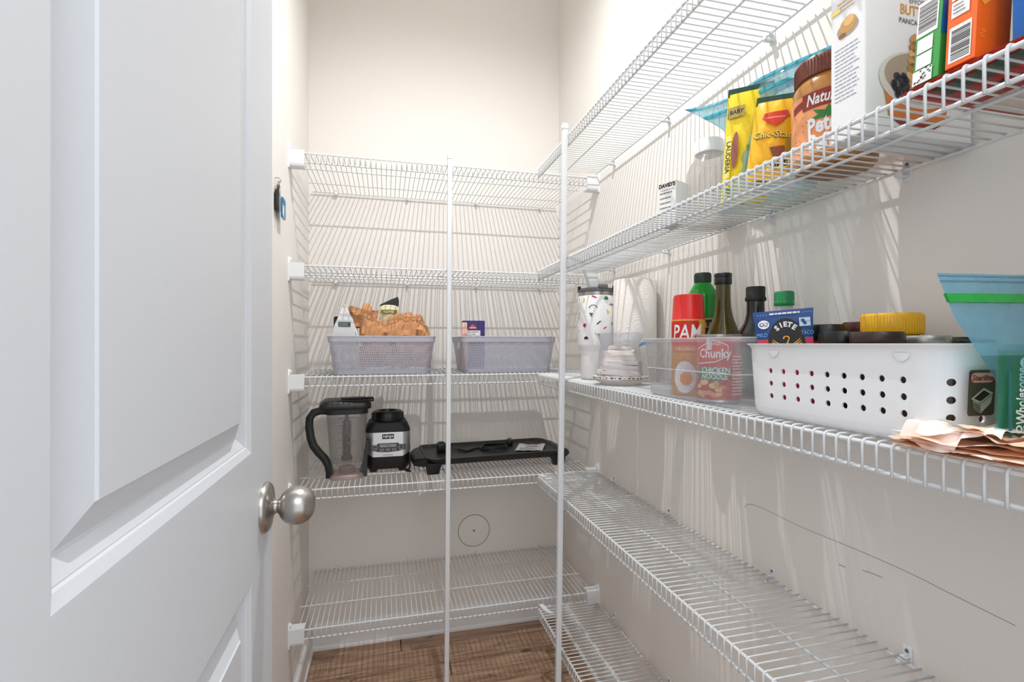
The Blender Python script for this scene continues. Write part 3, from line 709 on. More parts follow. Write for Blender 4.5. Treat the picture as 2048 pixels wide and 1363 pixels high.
# ------------------------------------------------------------------ right shelf, middle
FZ = RZ[2]+.0020
def tumbler():
    x, y = .568, 1.287; fa = facing(x, y)
    o = thing('tumbler', 'tall white insulated tumbler with confetti pattern, steel rim and straw', 'tumbler', (x, y, FZ))
    bm = BM(); lathe(bm, [(.040, 0), (.0425, .002), (.0435, .006), (.0445, .075), (.0455, .080), (.0515, .092), (.0525, .096), (.0515, .225), (.050, .2285)], 48, cap1=True)
    obj('cup', bm, M('white_enamel', (236, 236, 238), .3), o, ang=50)
    bm = BM(); lathe(bm, [(.0498, .2285), (.0498, .2385), (.0485, .2395)], 48); obj('steel_rim', bm, M('brushed_steel', (170, 166, 160), .25, 1.), o, ang=50)
    bm = BM(); lathe(bm, [(.0500, .2395), (.0510, .241), (.0500, .2455), (.044, .2465), (.0440, .250), (.001, .250)], 40); box(bm, -.012, .012, -.050, -.034, .2455, .258, .002, 1)
    obj('lid', bm, film('smoky_lid', (150, 150, 155), .45), o, ang=50)
    d = Vector((x, y, 0)).normalized(); r = Vector((d.y, -d.x, 0))
    bm = BM()
    for s in (-1, 1):
        c = r*s*.0475; loft(bm, [[(c.x+a, c.y+b, z) for a, b, _ in rrect(.004, .004, .0015, 0, 2)] for z in (.240, .257)])
    obj('lid_tab', bm, BLK, o)
    bm = BM(); a = -r*.018; tube(bm, [(a.x, a.y, .10), (a.x, a.y, .25), (a.x-r.x*.016, a.y-r.y*.016, .302)], .0045, 10); obj('straw', bm, film('clear_straw', (225, 228, 230), .55), o)
    hd = (d*.95-r*.30).normalized(); bm = BM(); P = []
    for rr, z in ((.050, .205), (.072, .210), (.086, .195), (.088, .16), (.084, .12), (.072, .095), (.050, .098)): P.append((hd.x*rr, hd.y*rr, z))
    tube(bm, P, .0075, 10); obj('handle', bm, M('grey_handle', (196, 196, 198), .4), o)
    R = .0525
    p = Print(cylm(R, fa, 0, rf=lambda b: .0525-.001*(b-.096)/.13), (.004, None), .0003)
    Gn = M('green_print', (20, 118, 78)); Mg = M('magenta_print', (176, 30, 92)); Ye = M('yellow_print', (214, 200, 70))
    px = .00139; ox, oz = 1191.5, 757
    def at(X, Y):
        t = (X-ox)*px/R; t = max(-.97, min(.97, t)); return (math.asin(t)*R, (oz-Y)*px)
    def stroke(X, Y, L, w, ang, m):
        a, b = at(X, Y); c, s = math.cos(ang)*L, math.sin(ang)*L; nx, ny = -math.sin(ang)*w, math.cos(ang)*w
        p.poly([(a-c-nx, b-s-ny), (a+c-nx*.6, b+s-ny*.6), (a+c*1.2, b+s*1.2), (a+c+nx, b+s+ny), (a-c+nx*.6, b-s+ny*.6), (a-c*1.2, b-s*1.2)], m)
    stroke(1187, 596, .0065, .0022, -.45, Mg); stroke(1167, 602, .0055, .0026, 1.15, Ye); stroke(1196, 646, .0062, .0018, .6, BLKP); stroke(1208, 656, .0045, .0018, .5, Mg)
    stroke(1158, 599, .003, .0012, 1.2, BLKP); stroke(1221, 648, .004, .0016, 1.3, BLKP); stroke(1226, 602, .004, .0018, -1.2, BLKP); stroke(1158, 660, .004, .0014, -1.1, Ye); stroke(1157, 617, .003, .001, 1.4, Mg); stroke(1227, 628, .003, .0013, 1.4, GRYP)
    a, b = at(1210, 600); p.disc(a, b, .0060, .0066, Gn, 14, 0, PI); p.rect(a-.006, a+.006, b-.0025, b, Gn)
    a, b = at(1172, 678); p.disc(a, b, .0066, .0075, BLKP, 14, 0, PI)
    a, b = at(1197, 670); p.disc(a, b, .0035, .0050, Gn, 14, PI/2, 1.5*PI)
    a, b = at(1181, 630); p.poly([(a-.0055, b+.0045), (a+.0060, b+.0030), (a+.0015, b-.0065)], Gn)
    a, b = at(1169, 651); p.poly([(a-.0060, b), (a, b+.0068), (a+.0060, b+.001), (a+.001, b-.0072)], Mg)
    a, b = at(1213, 625); p.poly([(a-.0040, b+.0065), (a+.0040, b+.003), (a+.0045, b-.004), (a, b-.0065), (a-.002, b-.002)], Ye)
    a, b = at(1185, 617); p.ring(a, b-.002, .0100, .0122, BLKP, 14, .8, .15, PI-.1)
    a, b = at(1157, 628); p.ring(a-.006, b, .0100, .0114, Gn, 10, 1.3, -1.2, .8)
    a, b = at(1219, 611); p.text('STANLEY', .0065, a+.008, b, BLKP, bold=.03)
    p.done(o, 'confetti_print')
tumbler()
# paper towel roll
TOW = bpy.data.materials.new('embossed_paper'); TOW.use_nodes = True
nt = TOW.node_tree; b = nt.nodes['Principled BSDF']; b.inputs['Base Color'].default_value = (*lin((233, 229, 225)), 1); b.inputs['Roughness'].default_value = .9
tc = nt.nodes.new('ShaderNodeTexCoord'); vo = nt.nodes.new('ShaderNodeTexVoronoi'); vo.inputs['Scale'].default_value = 24
sn = nt.nodes.new('ShaderNodeMath'); sn.operation = 'MULTIPLY'; sn.inputs[1].default_value = 60; si = nt.nodes.new('ShaderNodeMath'); si.operation = 'SINE'
bp = nt.nodes.new('ShaderNodeBump'); bp.inputs['Strength'].default_value = .22; bp.inputs['Distance'].default_value = .0010
nt.links.new(tc.outputs['Object'], vo.inputs['Vector']); nt.links.new(vo.outputs['Distance'], sn.inputs[0]); nt.links.new(sn.outputs[0], si.inputs[0]); nt.links.new(si.outputs[0], bp.inputs['Height']); nt.links.new(bp.outputs[0], b.inputs['Normal'])
o = thing('paper_towel_roll', 'upright white embossed paper towel roll behind the confetti tumbler', 'paper towels', (.639, 1.200, FZ))
bm = BM(); lathe(bm, [(.020, 0), (.053, 0), (.0555, .003), (.0558, .12), (.0555, .262), (.053, .265), (.020, .265), (.020, .0)], 56, cap0=False, cap1=False); obj('towel_sheets', bm, TOW, o, ang=50)
bm = BM(); lathe(bm, [(.0195, .001), (.0195, .2645), (.0180, .2645), (.0180, .001)], 28, cap0=False, cap1=False); obj('card_core', bm, M('core_card', (176, 148, 116), .8), o)
bm = BM(); a0 = facing(.634, 1.18)-1.0
grid(bm, lambda u, v: Vector(((.0562+.010*u*u)*math.cos(a0-.5*u), (.0562+.010*u*u)*math.sin(a0-.5*u), .002+.26*v)), 8, 4) if False else None
bm.free()
# plates and napkins
PT = .0325
o0 = (.549, 1.104)
o = thing('paper_plates', 'stack of white paper plates with black printed rims, front of the tumbler', 'plates', (*o0, FZ))
bm = BM(); lathe(bm, [(.038, 0), (.044, .001), (.0640, .0125), (.0655, .0135), (.0658, .0195), (.0640, .0200), (.046, .0105), (.001, .0095)], 56); obj('plate_stack', bm, M('plate_white', (226, 224, 222), .5), o, ang=50)
cone = lambda r: .0105+(r-.046)*(.0095/.018)
pm = lambda a, b, e: Vector(((.046+b*.8)*math.cos(a), (.046+b*.8)*math.sin(a), cone(.046+b*.8)+.0007+e))
p = Print(pm, (.06, None)); fa = facing(*o0); PUR = M('mauve_print', (128, 96, 120)); GLD = M('gold_print', (204, 170, 112))
rnd = random.Random(3)
for k in range(26):
    a = fa-2.6+5.2*k/26; b0 = .003+.010*rnd.random(); w = .04+.05*rnd.random(); m = (BLKP, BLKP, PUR, GLD, BLKP)[k % 5]
    p.poly([(a, b0), (a+w*.5, b0+.006), (a+w, b0+.001), (a+w*.55, b0+.0095), (a+w*.2, b0+.008)], m)
for k in range(14):
    a = fa-2.4+4.8*k/14; p.poly([(a, .019), (a+.10, .0205), (a+.10, .0222), (a, .0222)], BLKP if k % 3 else PUR)
p.done(o, 'rim_print')
p = Print(cylm(.0657, fa), (.004, None), .0004); rnd = random.Random(8)
for k in range(17):
    a = -.085+.010*k+.003*rnd.random(); m = (BLKP, BLKP, PUR, BLKP, GLD)[k % 5]; w = .005+.005*rnd.random()
    p.poly([(a, .0192), (a+w, .0192), (a+w*.6, .0150+.002*rnd.random()), (a+w*.35, .0165)], m)
p.rect(-.08, -.03, .0138, .0144, BLKP).rect(.0, .06, .0138, .0144, BLKP); p.done(o, 'rim_edge_print')
def napkin_pack():
    o = thing('napkin_pack', 'clear bag of folded white napkins sitting on the paper plates', 'napkins', (.548, 1.106, FZ+.0112), facing(.548, 1.106)+PI/2+.12)
    bm = BM()
    for k in range(9):
        z0 = .003+k*.0084; w = .046-.0008*k*k*.35+.002*math.sin(k*2.1)
        f = lambda u, v: None
        rings = []
        for q, dz in ((.992, 0), (1, .003), (1, .0056), (.99, .0086)):
            r = rrect(w*q, w*q*.88, .010, z0+dz, 4); rings.append([(x+.005*noise.noise(Vector((x*40, y*40, k*.5))), y+.002*noise.noise(Vector((y*45, x*40, k+9))), z+.008*noise.noise(Vector((x*20, y*20, k*.25)))) for x, y, z in r])
        loft(bm, rings)
    obj('napkins', bm, M('napkin_paper', (240, 232, 226), .9, bump=.2, scale=120), o)
    bm = BM(); rings = []
    for w, z in ((.049, .001), (.0495, .02), (.048, .045), (.047, .070), (.044, .085), (.047, .097), (.052, .108), (.055, .113)):
        r = rrect(w, w*.9 if z < .07 else w*.55, .012, z, 8)
        rings.append([(x+.006*noise.noise(Vector((x*45, y*45, z*30)))*(z > .06)+.0015*noise.noise(Vector((x*120, y*120, z*90))), y+.006*noise.noise(Vector((y*50, x*45, z*30+5)))*(z > .06), zz+(.012*noise.noise(Vector((x*30, y*30, 2))) if z > .08 else 0)) for x, y, zz in r])
    loft(bm, rings, True, False); obj('plastic_bag', bm, film('clear_bag', (235, 236, 240), .88, gloss_rough=.08), o, ang=25)
    bm = BM(); f = lambda u, v: Vector((.050+.055*u, -.01+.03*v, .090+.014*u-.010*v+.006*noise.noise(Vector((u*3, v*3, 1)))))
    grid(bm, f, 8, 6); obj('blue_corner', bm, film('blue_print_film', (110, 170, 214), .35), o, ang=25)
napkin_pack()
# clear bin
BIN = film('clear_bin_plastic', (236, 239, 242), .72, gloss_rough=.12)
BY0, BY1, BX, BX1 = .622, .905, .489, .690
o = thing('clear_bin', 'clear plastic storage bin holding cans and bottles', 'bin', ((BX+BX1)/2, (BY0+BY1)/2, FZ))
hx, hy = (BX1-BX)/2, (BY1-BY0)/2
bm = BM(); loft(bm, [rrect(hx-.016, hy-.016, .018, 0, 5), rrect(hx-.013, hy-.013, .02, .004, 5), rrect(hx-.009, hy-.009, .022, .050, 5), rrect(hx-.0078, hy-.0078, .022, .052, 5), rrect(hx-.004, hy-.004, .024, .101, 5)], True, False)
obj('bin_body', bm, BIN, o, ang=60)
bm = BM(); loft(bm, [rrect(hx-.0045, hy-.0045, .024, .1005, 5), rrect(hx, hy, .026, .1035, 5), rrect(hx, hy, .026, .1065, 5), rrect(hx-.0035, hy-.0035, .024, .108, 5), rrect(hx-.006, hy-.006, .023, .106, 5)], False, False)
box(bm, -hx-.0010, -hx+.004, -hy+.055, -hy+.062, .088, .108)
obj('bin_rim', bm, film('clear_rim_plastic', (234, 238, 240), .5), o, ang=60)
bm = BM(); loft(bm, [rrect(hx-.0083, hy-.0083, .022, .0505, 5), rrect(hx-.0070, hy-.0070, .022, .0515, 5), rrect(hx-.0080, hy-.0080, .022, .0525, 5)], False, False)
obj('bin_ledge', bm, film('clear_ledge_plastic', (240, 244, 246), .45), o, ang=60)
IZ = FZ+.0012
def cyl_thing(name, label, cat, x, y, group=None, z=IZ): return thing(name, label, cat, (x, y, z), 0, group)
# cooking spray
o = cyl_thing('spray_can', 'cooking spray can with red cap and gold lower body, in the clear bin', 'can', .565, .848); fa = facing(.565, .848)
bm = BM(); lathe(bm, [(.029, 0), (.031, .002), (.031, .140), (.0305, .1425)], 40); obj('can_body', bm, M('gold_can', (222, 160, 62), .35), o, ang=50)
bm = BM(); lathe(bm, [(.0310, .1425), (.0302, .1435), (.0280, .183), (.0265, .189), (.022, .1905), (.001, .1905)], 40); obj('red_cap', bm, M('red_cap_plastic', (206, 24, 22), .3), o, ang=50)
p = Print(cylm(.031, fa), (.004, None)); RD = M('red_print', (206, 30, 26)); GD2 = M('gold_print_pale', (232, 178, 92))
p.rect(-.042, .020, .093, .1395, RD); p.rect(.020, .028, .110, .1395, M('gold_can', (0, 0, 0))); p.text('PAM', .040, -.0035, .1165, WHT, bold=.012, sx=.72, shear=.12); p.rect(-.034, .022, .080, .093, M('deep_orange_print', (216, 108, 34))); p.text('ORIGINAL', .0085, -.006, .0865, WHT)
p.disc(-.006, .034, .021, .030, M('egg_white', (238, 240, 244)), 22); p.disc(-.004, .031, .0115, .0125, M('egg_yolk', (236, 150, 34)), 20); p.lines(-.028, .020, .066, .078, 2, GD2); p.done(o)
# soup can
o = cyl_thing('soup_can', 'red soup can with green banner and silver rim, at the front of the clear bin', 'can', .5455, .7305); fa = facing(.5455, .7305)+.12
bm = BM(); lathe(bm, [(.035, 0), (.0365, .001), (.0365, .003), (.0355, .0045), (.0355, .1075), (.0365, .109), (.0365, .1115), (.0345, .1118), (.034, .109), (.001, .109)], 44); obj('tin', bm, M('tin_silver', (196, 196, 198), .25, .9), o, ang=50)
bm = BM(); lathe(bm, [(.0358, .005), (.0358, .107)], 44, cap0=False, cap1=False); obj('paper_label', bm, M('red_label', (198, 22, 48), .35), o)
p = Print(cylm(.0360, fa), (.004, None)); SG = M('soup_green', (30, 122, 82)); 
p.poly([(-.044, .088), (-.012, .1035), (.010, .094), (.010, .076), (-.010, .066), (-.044, .062)], WHT); p.poly([(-.043, .087), (-.012, .102), (.009, .093), (.009, .077), (-.010, .0675), (-.043, .064)], RD)
p.text('Chunky', .0205, -.012, .080, WHT, bold=.02, sx=.82); p.text('AND', .007, -.010, .096, WHT)
p.poly([(-.042, .058), (.013, .058), (.013, .042), (-.004, .035), (-.042, .038)], SG); p.text('CHICKEN', .0135, -.010, .0525, WHT, bold=.02, sx=.78); p.text('NOODLE', .0125, -.012, .0425, WHT, bold=.02, sx=.78)
NO = M('noodle_print', (236, 196, 140)); CA = M('carrot_print', (226, 132, 84))
rnd = random.Random(5)
for k in range(16):
    a, b = -.038+.040*rnd.random(), .010+.024*rnd.random(); p.disc(a, b, .004+.004*rnd.random(), .003+.002*rnd.random(), (NO, NO, CA, M('chicken_print', (214, 160, 110)))[k % 4], 8)
p.lines(.016, .046, .012, .078, 13, WHT, h=.3); p.rect(.018, .044, .082, .096, M('brown_red', (120, 20, 30))); p.done(o)
# green bottle behind the bin
o = cyl_thing('green_bottle', 'bright green bottle with dark ribbed cap standing behind the spray can', 'bottle', .664, .9435)
bm = BM(); lathe(bm, [(.030, 0), (.0320, .004), (.0320, .195), (.0305, .203), (.020, .222), (.0155, .228), (.0150, .232)], 36); obj('bottle_body', bm, M('green_glass', (18, 142, 44), .12), o, ang=50)
bm = BM(); lathe(bm, [(.0165, .226), (.0172, .228), (.0172, .246), (.0158, .2485), (.001, .2485)], 30)
for k in range(24):
    t = 2*PI*k/24; tube(bm, [(.0172*math.cos(t), .0172*math.sin(t), .229), (.0172*math.cos(t), .0172*math.sin(t), .245)], .0007, 4)
obj('ribbed_cap', bm, M('dark_green_cap', (28, 48, 36), .45), o, ang=50)
bm = BM(); lathe(bm, [(.0323, .04), (.0323, .150)], 36, cap0=False, cap1=False); obj('paper_label', bm, M('dark_label', (40, 22, 22), .5), o)
Print(cylm(.0325, facing(.664, .9435)), (.004, None)).rect(-.03, .03, .147, .150, M('gold_print', (0, 0, 0))).text('OLIVE', .014, .012, .135, M('gold_print', (0, 0, 0)), bold=.02).done(o)
# olive oil bottle
o = cyl_thing('oil_bottle', 'olive brown glass oil bottle with black cap, tallest in the clear bin', 'bottle', .641, .846)
bm = BM(); lathe(bm, [(.032, 0), (.0345, .004), (.0345, .092), (.0335, .103), (.028, .122), (.019, .146), (.0148, .166), (.0138, .186), (.0136, .214)], 36); obj('bottle_body', bm, M('olive_glass', (74, 66, 22), .1), o, ang=50)
bm = BM(); lathe(bm, [(.0155, .212), (.0162, .213), (.0162, .224), (.0155, .225), (.0155, .226), (.0165, .227), (.0165, .2325), (.015, .234), (.001, .234)], 30); obj('screw_cap', bm, BLK, o, ang=40)
bm = BM(); lathe(bm, [(.0348, .02), (.0348, .088)], 36, cap0=False, cap1=False); obj('paper_label', bm, M('tan_label', (150, 128, 84), .5), o)
# dark bottle
o = cyl_thing('dark_bottle', 'nearly black glass bottle with black cap beside the blue packet', 'bottle', .642, .7585)
bm = BM(); lathe(bm, [(.029, 0), (.0308, .004), (.0308, .105), (.029, .116), (.0185, .134), (.0150, .150), (.0142, .185)], 36); obj('bottle_body', bm, M('black_glass', (20, 26, 22), .08), o, ang=50)
bm = BM(); lathe(bm, [(.0160, .172), (.0175, .174), (.0175, .178), (.0160, .180), (.0160, .196), (.0150, .198), (.001, .198)], 30); obj('screw_cap', bm, BLKM, o, ang=40)
bm = BM(); lathe(bm, [(.0311, .018), (.0311, .088)], 36, cap0=False, cap1=False); obj('paper_label', bm, M('teal_label', (60, 104, 92), .5), o)
# clear bottle with green cap
o = cyl_thing('clear_bottle', 'clear plastic bottle with bright green cap behind the blue and pink packet', 'bottle', .619, .668)
bm = BM(); lathe(bm, [(.026, 0), (.0285, .003), (.0285, .115), (.027, .128), (.016, .148), (.0125, .152), (.0125, .163)], 32, cap1=False); obj('bottle_body', bm, film('clear_bottle_plastic', (230, 236, 234), .75), o, ang=50)
bm = BM(); lathe(bm, [(.0138, .157), (.0148, .158), (.0148, .163), (.0140, .1645), (.0142, .178), (.0128, .180), (.001, .180)], 28)
for k in range(22):
    t = 2*PI*k/22; tube(bm, [(.0142*math.cos(t), .0142*math.sin(t), .1655), (.0142*math.cos(t), .0142*math.sin(t), .1775)], .0006, 4)
obj('green_cap', bm, M('bright_green_cap', (14, 132, 72), .35), o, ang=50)

# white perforated basket
QX0, QX1, QY0, QY1 = .4865, .6925, .3280, .6150
def hole_basket():
    o = thing('perforated_basket', 'white plastic basket with rows of round holes, filled with jars', 'basket', ((QX0+QX1)/2, (QY0+QY1)/2, FZ))
    hx, hy = (QX1-QX0)/2, (QY1-QY0)/2; H = .0975
    m = M('white_basket_plastic', (232, 234, 237), .35, var=.008)
    rings = [(.016, 0, .028), (.012, .002, .032), (.0085, .008, .036), (.0075, .014, .036), (.0045, .080, .036), (.004, .090, .037), (.002, .0945, .038), (-.001, .0965, .039), (-.001, .0975, .039), (.002, .0978, .038)]
    bm = BM(); loft(bm, [rrect(hx-d, hy-d, r, z, 10) for d, z, r in rings], True, False)
    bmesh.ops.recalc_face_normals(bm, faces=bm.faces[:])
    shell = obj('basket_shell', bm, m, o, ang=70)
    sol = shell.modifiers.new('wall', 'SOLIDIFY'); sol.thickness = .0022; sol.offset = -1
    # punch the holes with a boolean
    cb = BM()
    def drill(c, d, r=.0031):
        c = Vector(c); d = Vector(d).normalized(); r = .0036; u = d.cross(Vector((0, 0, 1))).normalized(); w = d.cross(u)
        loft(cb, [[c+d*t+(u*math.cos(2*PI*k/14)+w*math.sin(2*PI*k/14))*r for k in range(14)] for t in (-.012, .012)])
    rowz = (.0620, .0455, .0290)
    for z in rowz:
        for k in range(9):
            y = .0825-.0217*k
            for s in (-1, 1): drill((s*(hx-.006), y, z), (1, 0, 0))
        for k in range(5):
            x = -hx+.040+.0315*k
            for s in (-1, 1): drill((x, s*(hy-.006), z), (0, 1, 0))
        for sx in (-1, 1):
            for sy in (-1, 1):
                c = math.sqrt(.5); drill((sx*(hx-.006-.036*(1-c)), sy*(hy-.006-.036*(1-c)), z), (sx, sy, 0))
    bmesh.ops.recalc_face_normals(cb, faces=cb.faces[:])
    cm = bpy.data.meshes.new('drill'); cb.to_mesh(cm); cb.free(); cut = bpy.data.objects.new('drill', cm); COL.objects.link(cut); cut.parent = o
    bo = shell.modifiers.new('holes', 'BOOLEAN'); bo.operation = 'DIFFERENCE'; bo.object = cut; bo.solver = 'EXACT'
    bpy.context.view_layer.update(); dg = bpy.context.evaluated_depsgraph_get()
    me = bpy.data.meshes.new_from_object(shell.evaluated_get(dg)); old = shell.data
    shell.modifiers.clear(); shell.data = me; bpy.data.objects.remove(cut); bpy.data.meshes.remove(cm)
    # half round thumb bosses under the rim
    bm = BM()
    for y in (.0745, -.0915):
        f = [[(-hx+.0028-t+(0.0002 if z else 0), y+r*.0078*math.cos(PI+PI*k/10), .0885+r*.0085*math.sin(PI+PI*k/10)) for k in range(11)] for r, t, z in ((1, 0, 0), (.96, .0003, 0), (.85, .0005, 0))]
        loft(bm, f, False, True)
    obj('thumb_boss', bm, m, o)
    # maker's sticker on the end facing the doorway
    yE = -hy+.006
    p = Print(plane((-hx+.0325, -hy+.0042, .0300), (.82, 0, 0), (0, -.03, .70), (0, -1, 0)), eps=.0004)
    BR = M('sticker_brown', (92, 80, 66)); CR = M('sticker_cream', (216, 206, 190))
    def rr(a0, a1, b0, b1, r, mt): p.poly([(a, b) for a, b, _ in [(x+(a0+a1)/2, y+(b0+b1)/2, 0) for x, y, _ in rrect((a1-a0)/2, (b1-b0)/2, r, 0, 3)]], mt)
    rr(-.020, .020, .004, .063, .004, BR); rr(-.0175, .0175, .0455, .0605, .006, M('sticker_red', (176, 52, 40))); rr(-.0165, .0165, .0468, .0592, .0055, M('sticker_pink', (226, 190, 186)))
    p.text('Sterilite', .0098, 0, .0525, M('sticker_red', (0, 0, 0)), bold=.035, shear=.15)
    p.poly([(-.016, .026), (.002, .040), (.017, .033), (-.002, .020)], CR); p.poly([(-.012, .0265), (.002, .037), (.012, .032), (-.002, .0225)], M('sticker_shadow', (50, 42, 34)))
    p.poly([(-.014, .025), (-.002, .0195), (-.002, .007), (-.012, .013)], M('sticker_mid', (176, 166, 150))); p.poly([(-.002, .0195), (.015, .031), (.013, .020), (-.002, .007)], CR)
    for k in range(3): p.poly([(-.0128+.0004*k, .021-.003*k), (-.003, .0165-.003*k), (-.003, .0155-.003*k), (-.0128+.0004*k, .020-.003*k)], M('sticker_shadow', (0, 0, 0)))
    p.done(o, 'sticker')
    # end holes partly hidden below the sticker exist in the shell
hole_basket()
JZ = FZ+.0026
def jar(label, x, y, r, top, lid_h, lid, glass, content, cat='jar', lid_r=None, ribs=0, name='jar'):
    o = thing(name, label, cat, (x, y, JZ), 0); h = top-JZ; lr = lid_r or r
    bm = BM(); lathe(bm, [(r*.9, 0), (r, .003), (r, h-lid_h-.012), (r*.93, h-lid_h-.003), (r*.86, h-lid_h+.003), (r*.86, h-.002)], 30); obj('jar_body', bm, content, o, ang=50)
    bm = BM(); lathe(bm, [(lr*.98, h-lid_h), (lr, h-lid_h+.001), (lr, h-.0025), (lr*.95, h), (lr*.80, h), (lr*.78, h-.0008), (.001, h-.0008)], 36)
    for k in range(ribs):
        t = 2*PI*k/ribs; tube(bm, [(lr*math.cos(t), lr*math.sin(t), h-lid_h+.002), (lr*math.cos(t), lr*math.sin(t), h-.003)], lr*.02, 4)
    obj('lid', bm, lid, o, ang=40)
    bm = BM(); lathe(bm, [(r+.0003, .018), (r+.0003, max(.03, h-lid_h-.018))], 30, cap0=False, cap1=False); obj('paper_label', bm, glass, o)
    return o
BRN = M('brown_lid', (52, 30, 24), .35); BLKL = M('black_lid', (20, 20, 20), .3); DKG = M('dark_green_lid', (22, 44, 28), .35)
SP1 = M('brown_spice', (84, 44, 30), .7); SP2 = M('red_spice', (118, 40, 26), .7); SP3 = M('green_spice', (92, 92, 52), .7)
LB1 = M('cream_jar_label', (206, 196, 176), .6); LB2 = M('dark_jar_label', (58, 30, 26), .5); LB3 = M('grey_jar_label', (120, 116, 112), .5)
jar('spice jar with wide black lid, front row just right of the blue packet', .5335, .4860, .0205, 1.1500, .017, BLKL, LB2, SP1)
jar('jar with black lid, second row directly behind the blue packet', .584, .5560, .0245, 1.1610, .021, BLKL, LB2, SP2)
jar('jar with dark green rim lid, in front of the wider black lid by the packet', .5560, .5180, .0170, 1.1480, .015, DKG, LB3, SP3)
jar('jar with reddish brown lid, back row left of the yellow lid', .6525, .5640, .0220, 1.1655, .017, M('red_brown_lid', (74, 26, 22), .35), LB1, SP2)
jar('jar with large ribbed bright yellow lid, tallest in the white basket', .6330, .5035, .0315, 1.1735, .027, M('yellow_lid', (240, 186, 20), .35), LB1, M('yellow_jar', (214, 170, 60), .4), lid_r=.0330, ribs=60)
jar('jar with wide dark brown lid, front row before the yellow lid', .5235, .4330, .0255, 1.1480, .012, BRN, LB2, SP1)
jar('clear glass jar with silver rimmed lid, right of the brown lid', .5815, .4245, .0225, 1.1440, .010, M('silver_lid', (170, 166, 158), .3, .7), LB3, SP3)
jar('jar with dark green lid, back row right of the yellow lid', .6620, .4500, .0200, 1.1430, .013, DKG, LB1, SP1)
jar('low jar with black lid at the right end of the white basket', .6300, .4080, .0180, 1.1400, .012, BLKL, LB2, SP2)
# seasoning packet
o = thing('seasoning_packet', 'blue and pink seasoning packet with black oval emblem, leaning in the white basket', 'packet', (.5275, .5580, JZ+.001), 0, None, (math.radians(-2), math.radians(-4), math.radians(-41)))
bm = BM(); pouch(bm, .047, .140, .010, 1.56, wr=.0006); obj('packet_body', bm, M('packet_blue', (22, 70, 138), .3), o)
p = Print(plane((0, -.0058, 0), (1, 0, 0), (0, .0, 1), (0, -1, 0)), eps=.0002); PK = M('packet_pink', (206, 30, 84), .35); YE = M('emblem_yellow', (244, 176, 40), .4)
p.rect(-.033, .033, .0, .102, PK); p.rect(-.033, -.018, .030, .102, M('packet_red', (206, 40, 50), .35)); p.rect(-.0335, .0335, .101, .102, M('packet_blue', (0, 0, 0)))
p.disc(.002, .094, .0220, .0345, BLKP, 32)
for ch, a in zip('SIETE', (-.62, -.30, .0, .30, .62)):
    t = PI/2-a; p.text(ch, .0092, .002+.0175*math.cos(t), .0945+.0255*math.sin(t), WHT, rot=-a, bold=.045)
for s in (-1, 1):
    for k in range(7):
        t = -.9+k*.27; p.poly([(.002+s*.006, .082+.0015*k), (.002+s*(.0075+.0095*math.cos(t*.8)), .090+.013*math.sin(t)), (.002+s*(.0080+.0105*math.cos(t*.8)), .0925+.013*math.sin(t)), (.002+s*.006, .0835+.0015*k)], YE)
p.ring(.002, .1015, .0022, .0040, YE, 12, .8, -.4, 3.6); p.poly([(.0042, .100), (.0060, .101), (.0030, .092), (.0005, .092)], YE); p.rect(-.005, .009, .078, .091, YE); p.rect(-.003, -.001, .079, .086, BLKP); p.rect(.001, .003, .079, .086, BLKP); p.rect(.005, .007, .079, .086, BLKP)
p.lines(-.016, .020, .1335, .1368, 1, WHT, h=.7, rag=0, words=7); 
for k in range(4): p.rect(-.031+.0035*k, -.0298+.0035*k, .134, .1352, M('pale_blue_dots', (120, 170, 220))); p.rect(.0225+.0032*k, .0237+.0032*k, .134, .1352, M('pale_blue_dots', (120, 170, 220)))
p.disc(-.0238, .1215, .0070, .0060, WHT, 14).ring(-.0262, .1215, .0015, .0030, M('packet_blue', (0, 0, 0)), 12).ring(-.0212, .1215, .0015, .0030, M('packet_blue', (0, 0, 0)), 12)
p.rect(.0185, .0315, .1160, .1275, M('badge_pale', (190, 220, 236))).poly([(.020, .125), (.024, .126), (.0275, .119), (.024, .1175)], M('packet_blue', (0, 0, 0))).text('non gmo', .0035, .026, .1225, M('packet_blue', (0, 0, 0)))
p.text('MILD', .0075, -.0265, .107, M('pale_blue_dots', (0, 0, 0)), sx=.8); p.text('TACO', .0075, .027, .107, M('pale_blue_dots', (0, 0, 0)), sx=.7); p.done(o)

# blue zip bag with green packet, at the near end
o = thing('zip_bag', 'blue tinted zip bag with green seal holding a green packet, beside the white basket', 'bag', (.5820, .3030, FZ+.012), 0)
BLUE = film('blue_zip_film', (146, 194, 212), .62, gloss_rough=.1, tint=(206, 230, 238)); BLUC = film('clear_zip_film', (150, 200, 214), .90, gloss_rough=.08, tint=(206, 234, 240)); CLB = film('pale_blue_zip_film', (156, 200, 216), .55, gloss_rough=.1)
def bagpos(u, v, side):
    k = max(0., v-.37)
    left = -.094-(.124*k if k < .38 else .0471+.06*(k-.38)); right = .098
    x = left+(right-left)*u
    t = .022*(math.sin(PI*min(1, u*1.02+.0))**.6)*max(0, 1-v*1.02)**.6
    p = Vector((x, side*t*.5, v*.144))
    w = math.sin(PI*min(1, u*.98+.02))*(1-v*.7)
    p.y += side*.005*w*(noise.noise(Vector((x*45+v*3, v*9, side)))+.9*noise.noise(Vector((x*120+v*16, v*20-x*40, side+3))))-.004*math.sin(v*3)
    p.z += .004*(u-.5)*v
    return p
bm = BM()
for side in (-1, 1): grid(bm, lambda u, v: bagpos(u, v, side), 36, 30)
bmesh.ops.remove_doubles(bm, verts=bm.verts[:], dist=1e-6); 
for f in bm.faces: f.material_index = 1 if f.calc_center_median().z < .0745 else 0
obj('bag_film', bm, [BLUE, BLUC], o, ang=30)
bm = BM(); ZS = M('green_zip', (32, 150, 60), .35)
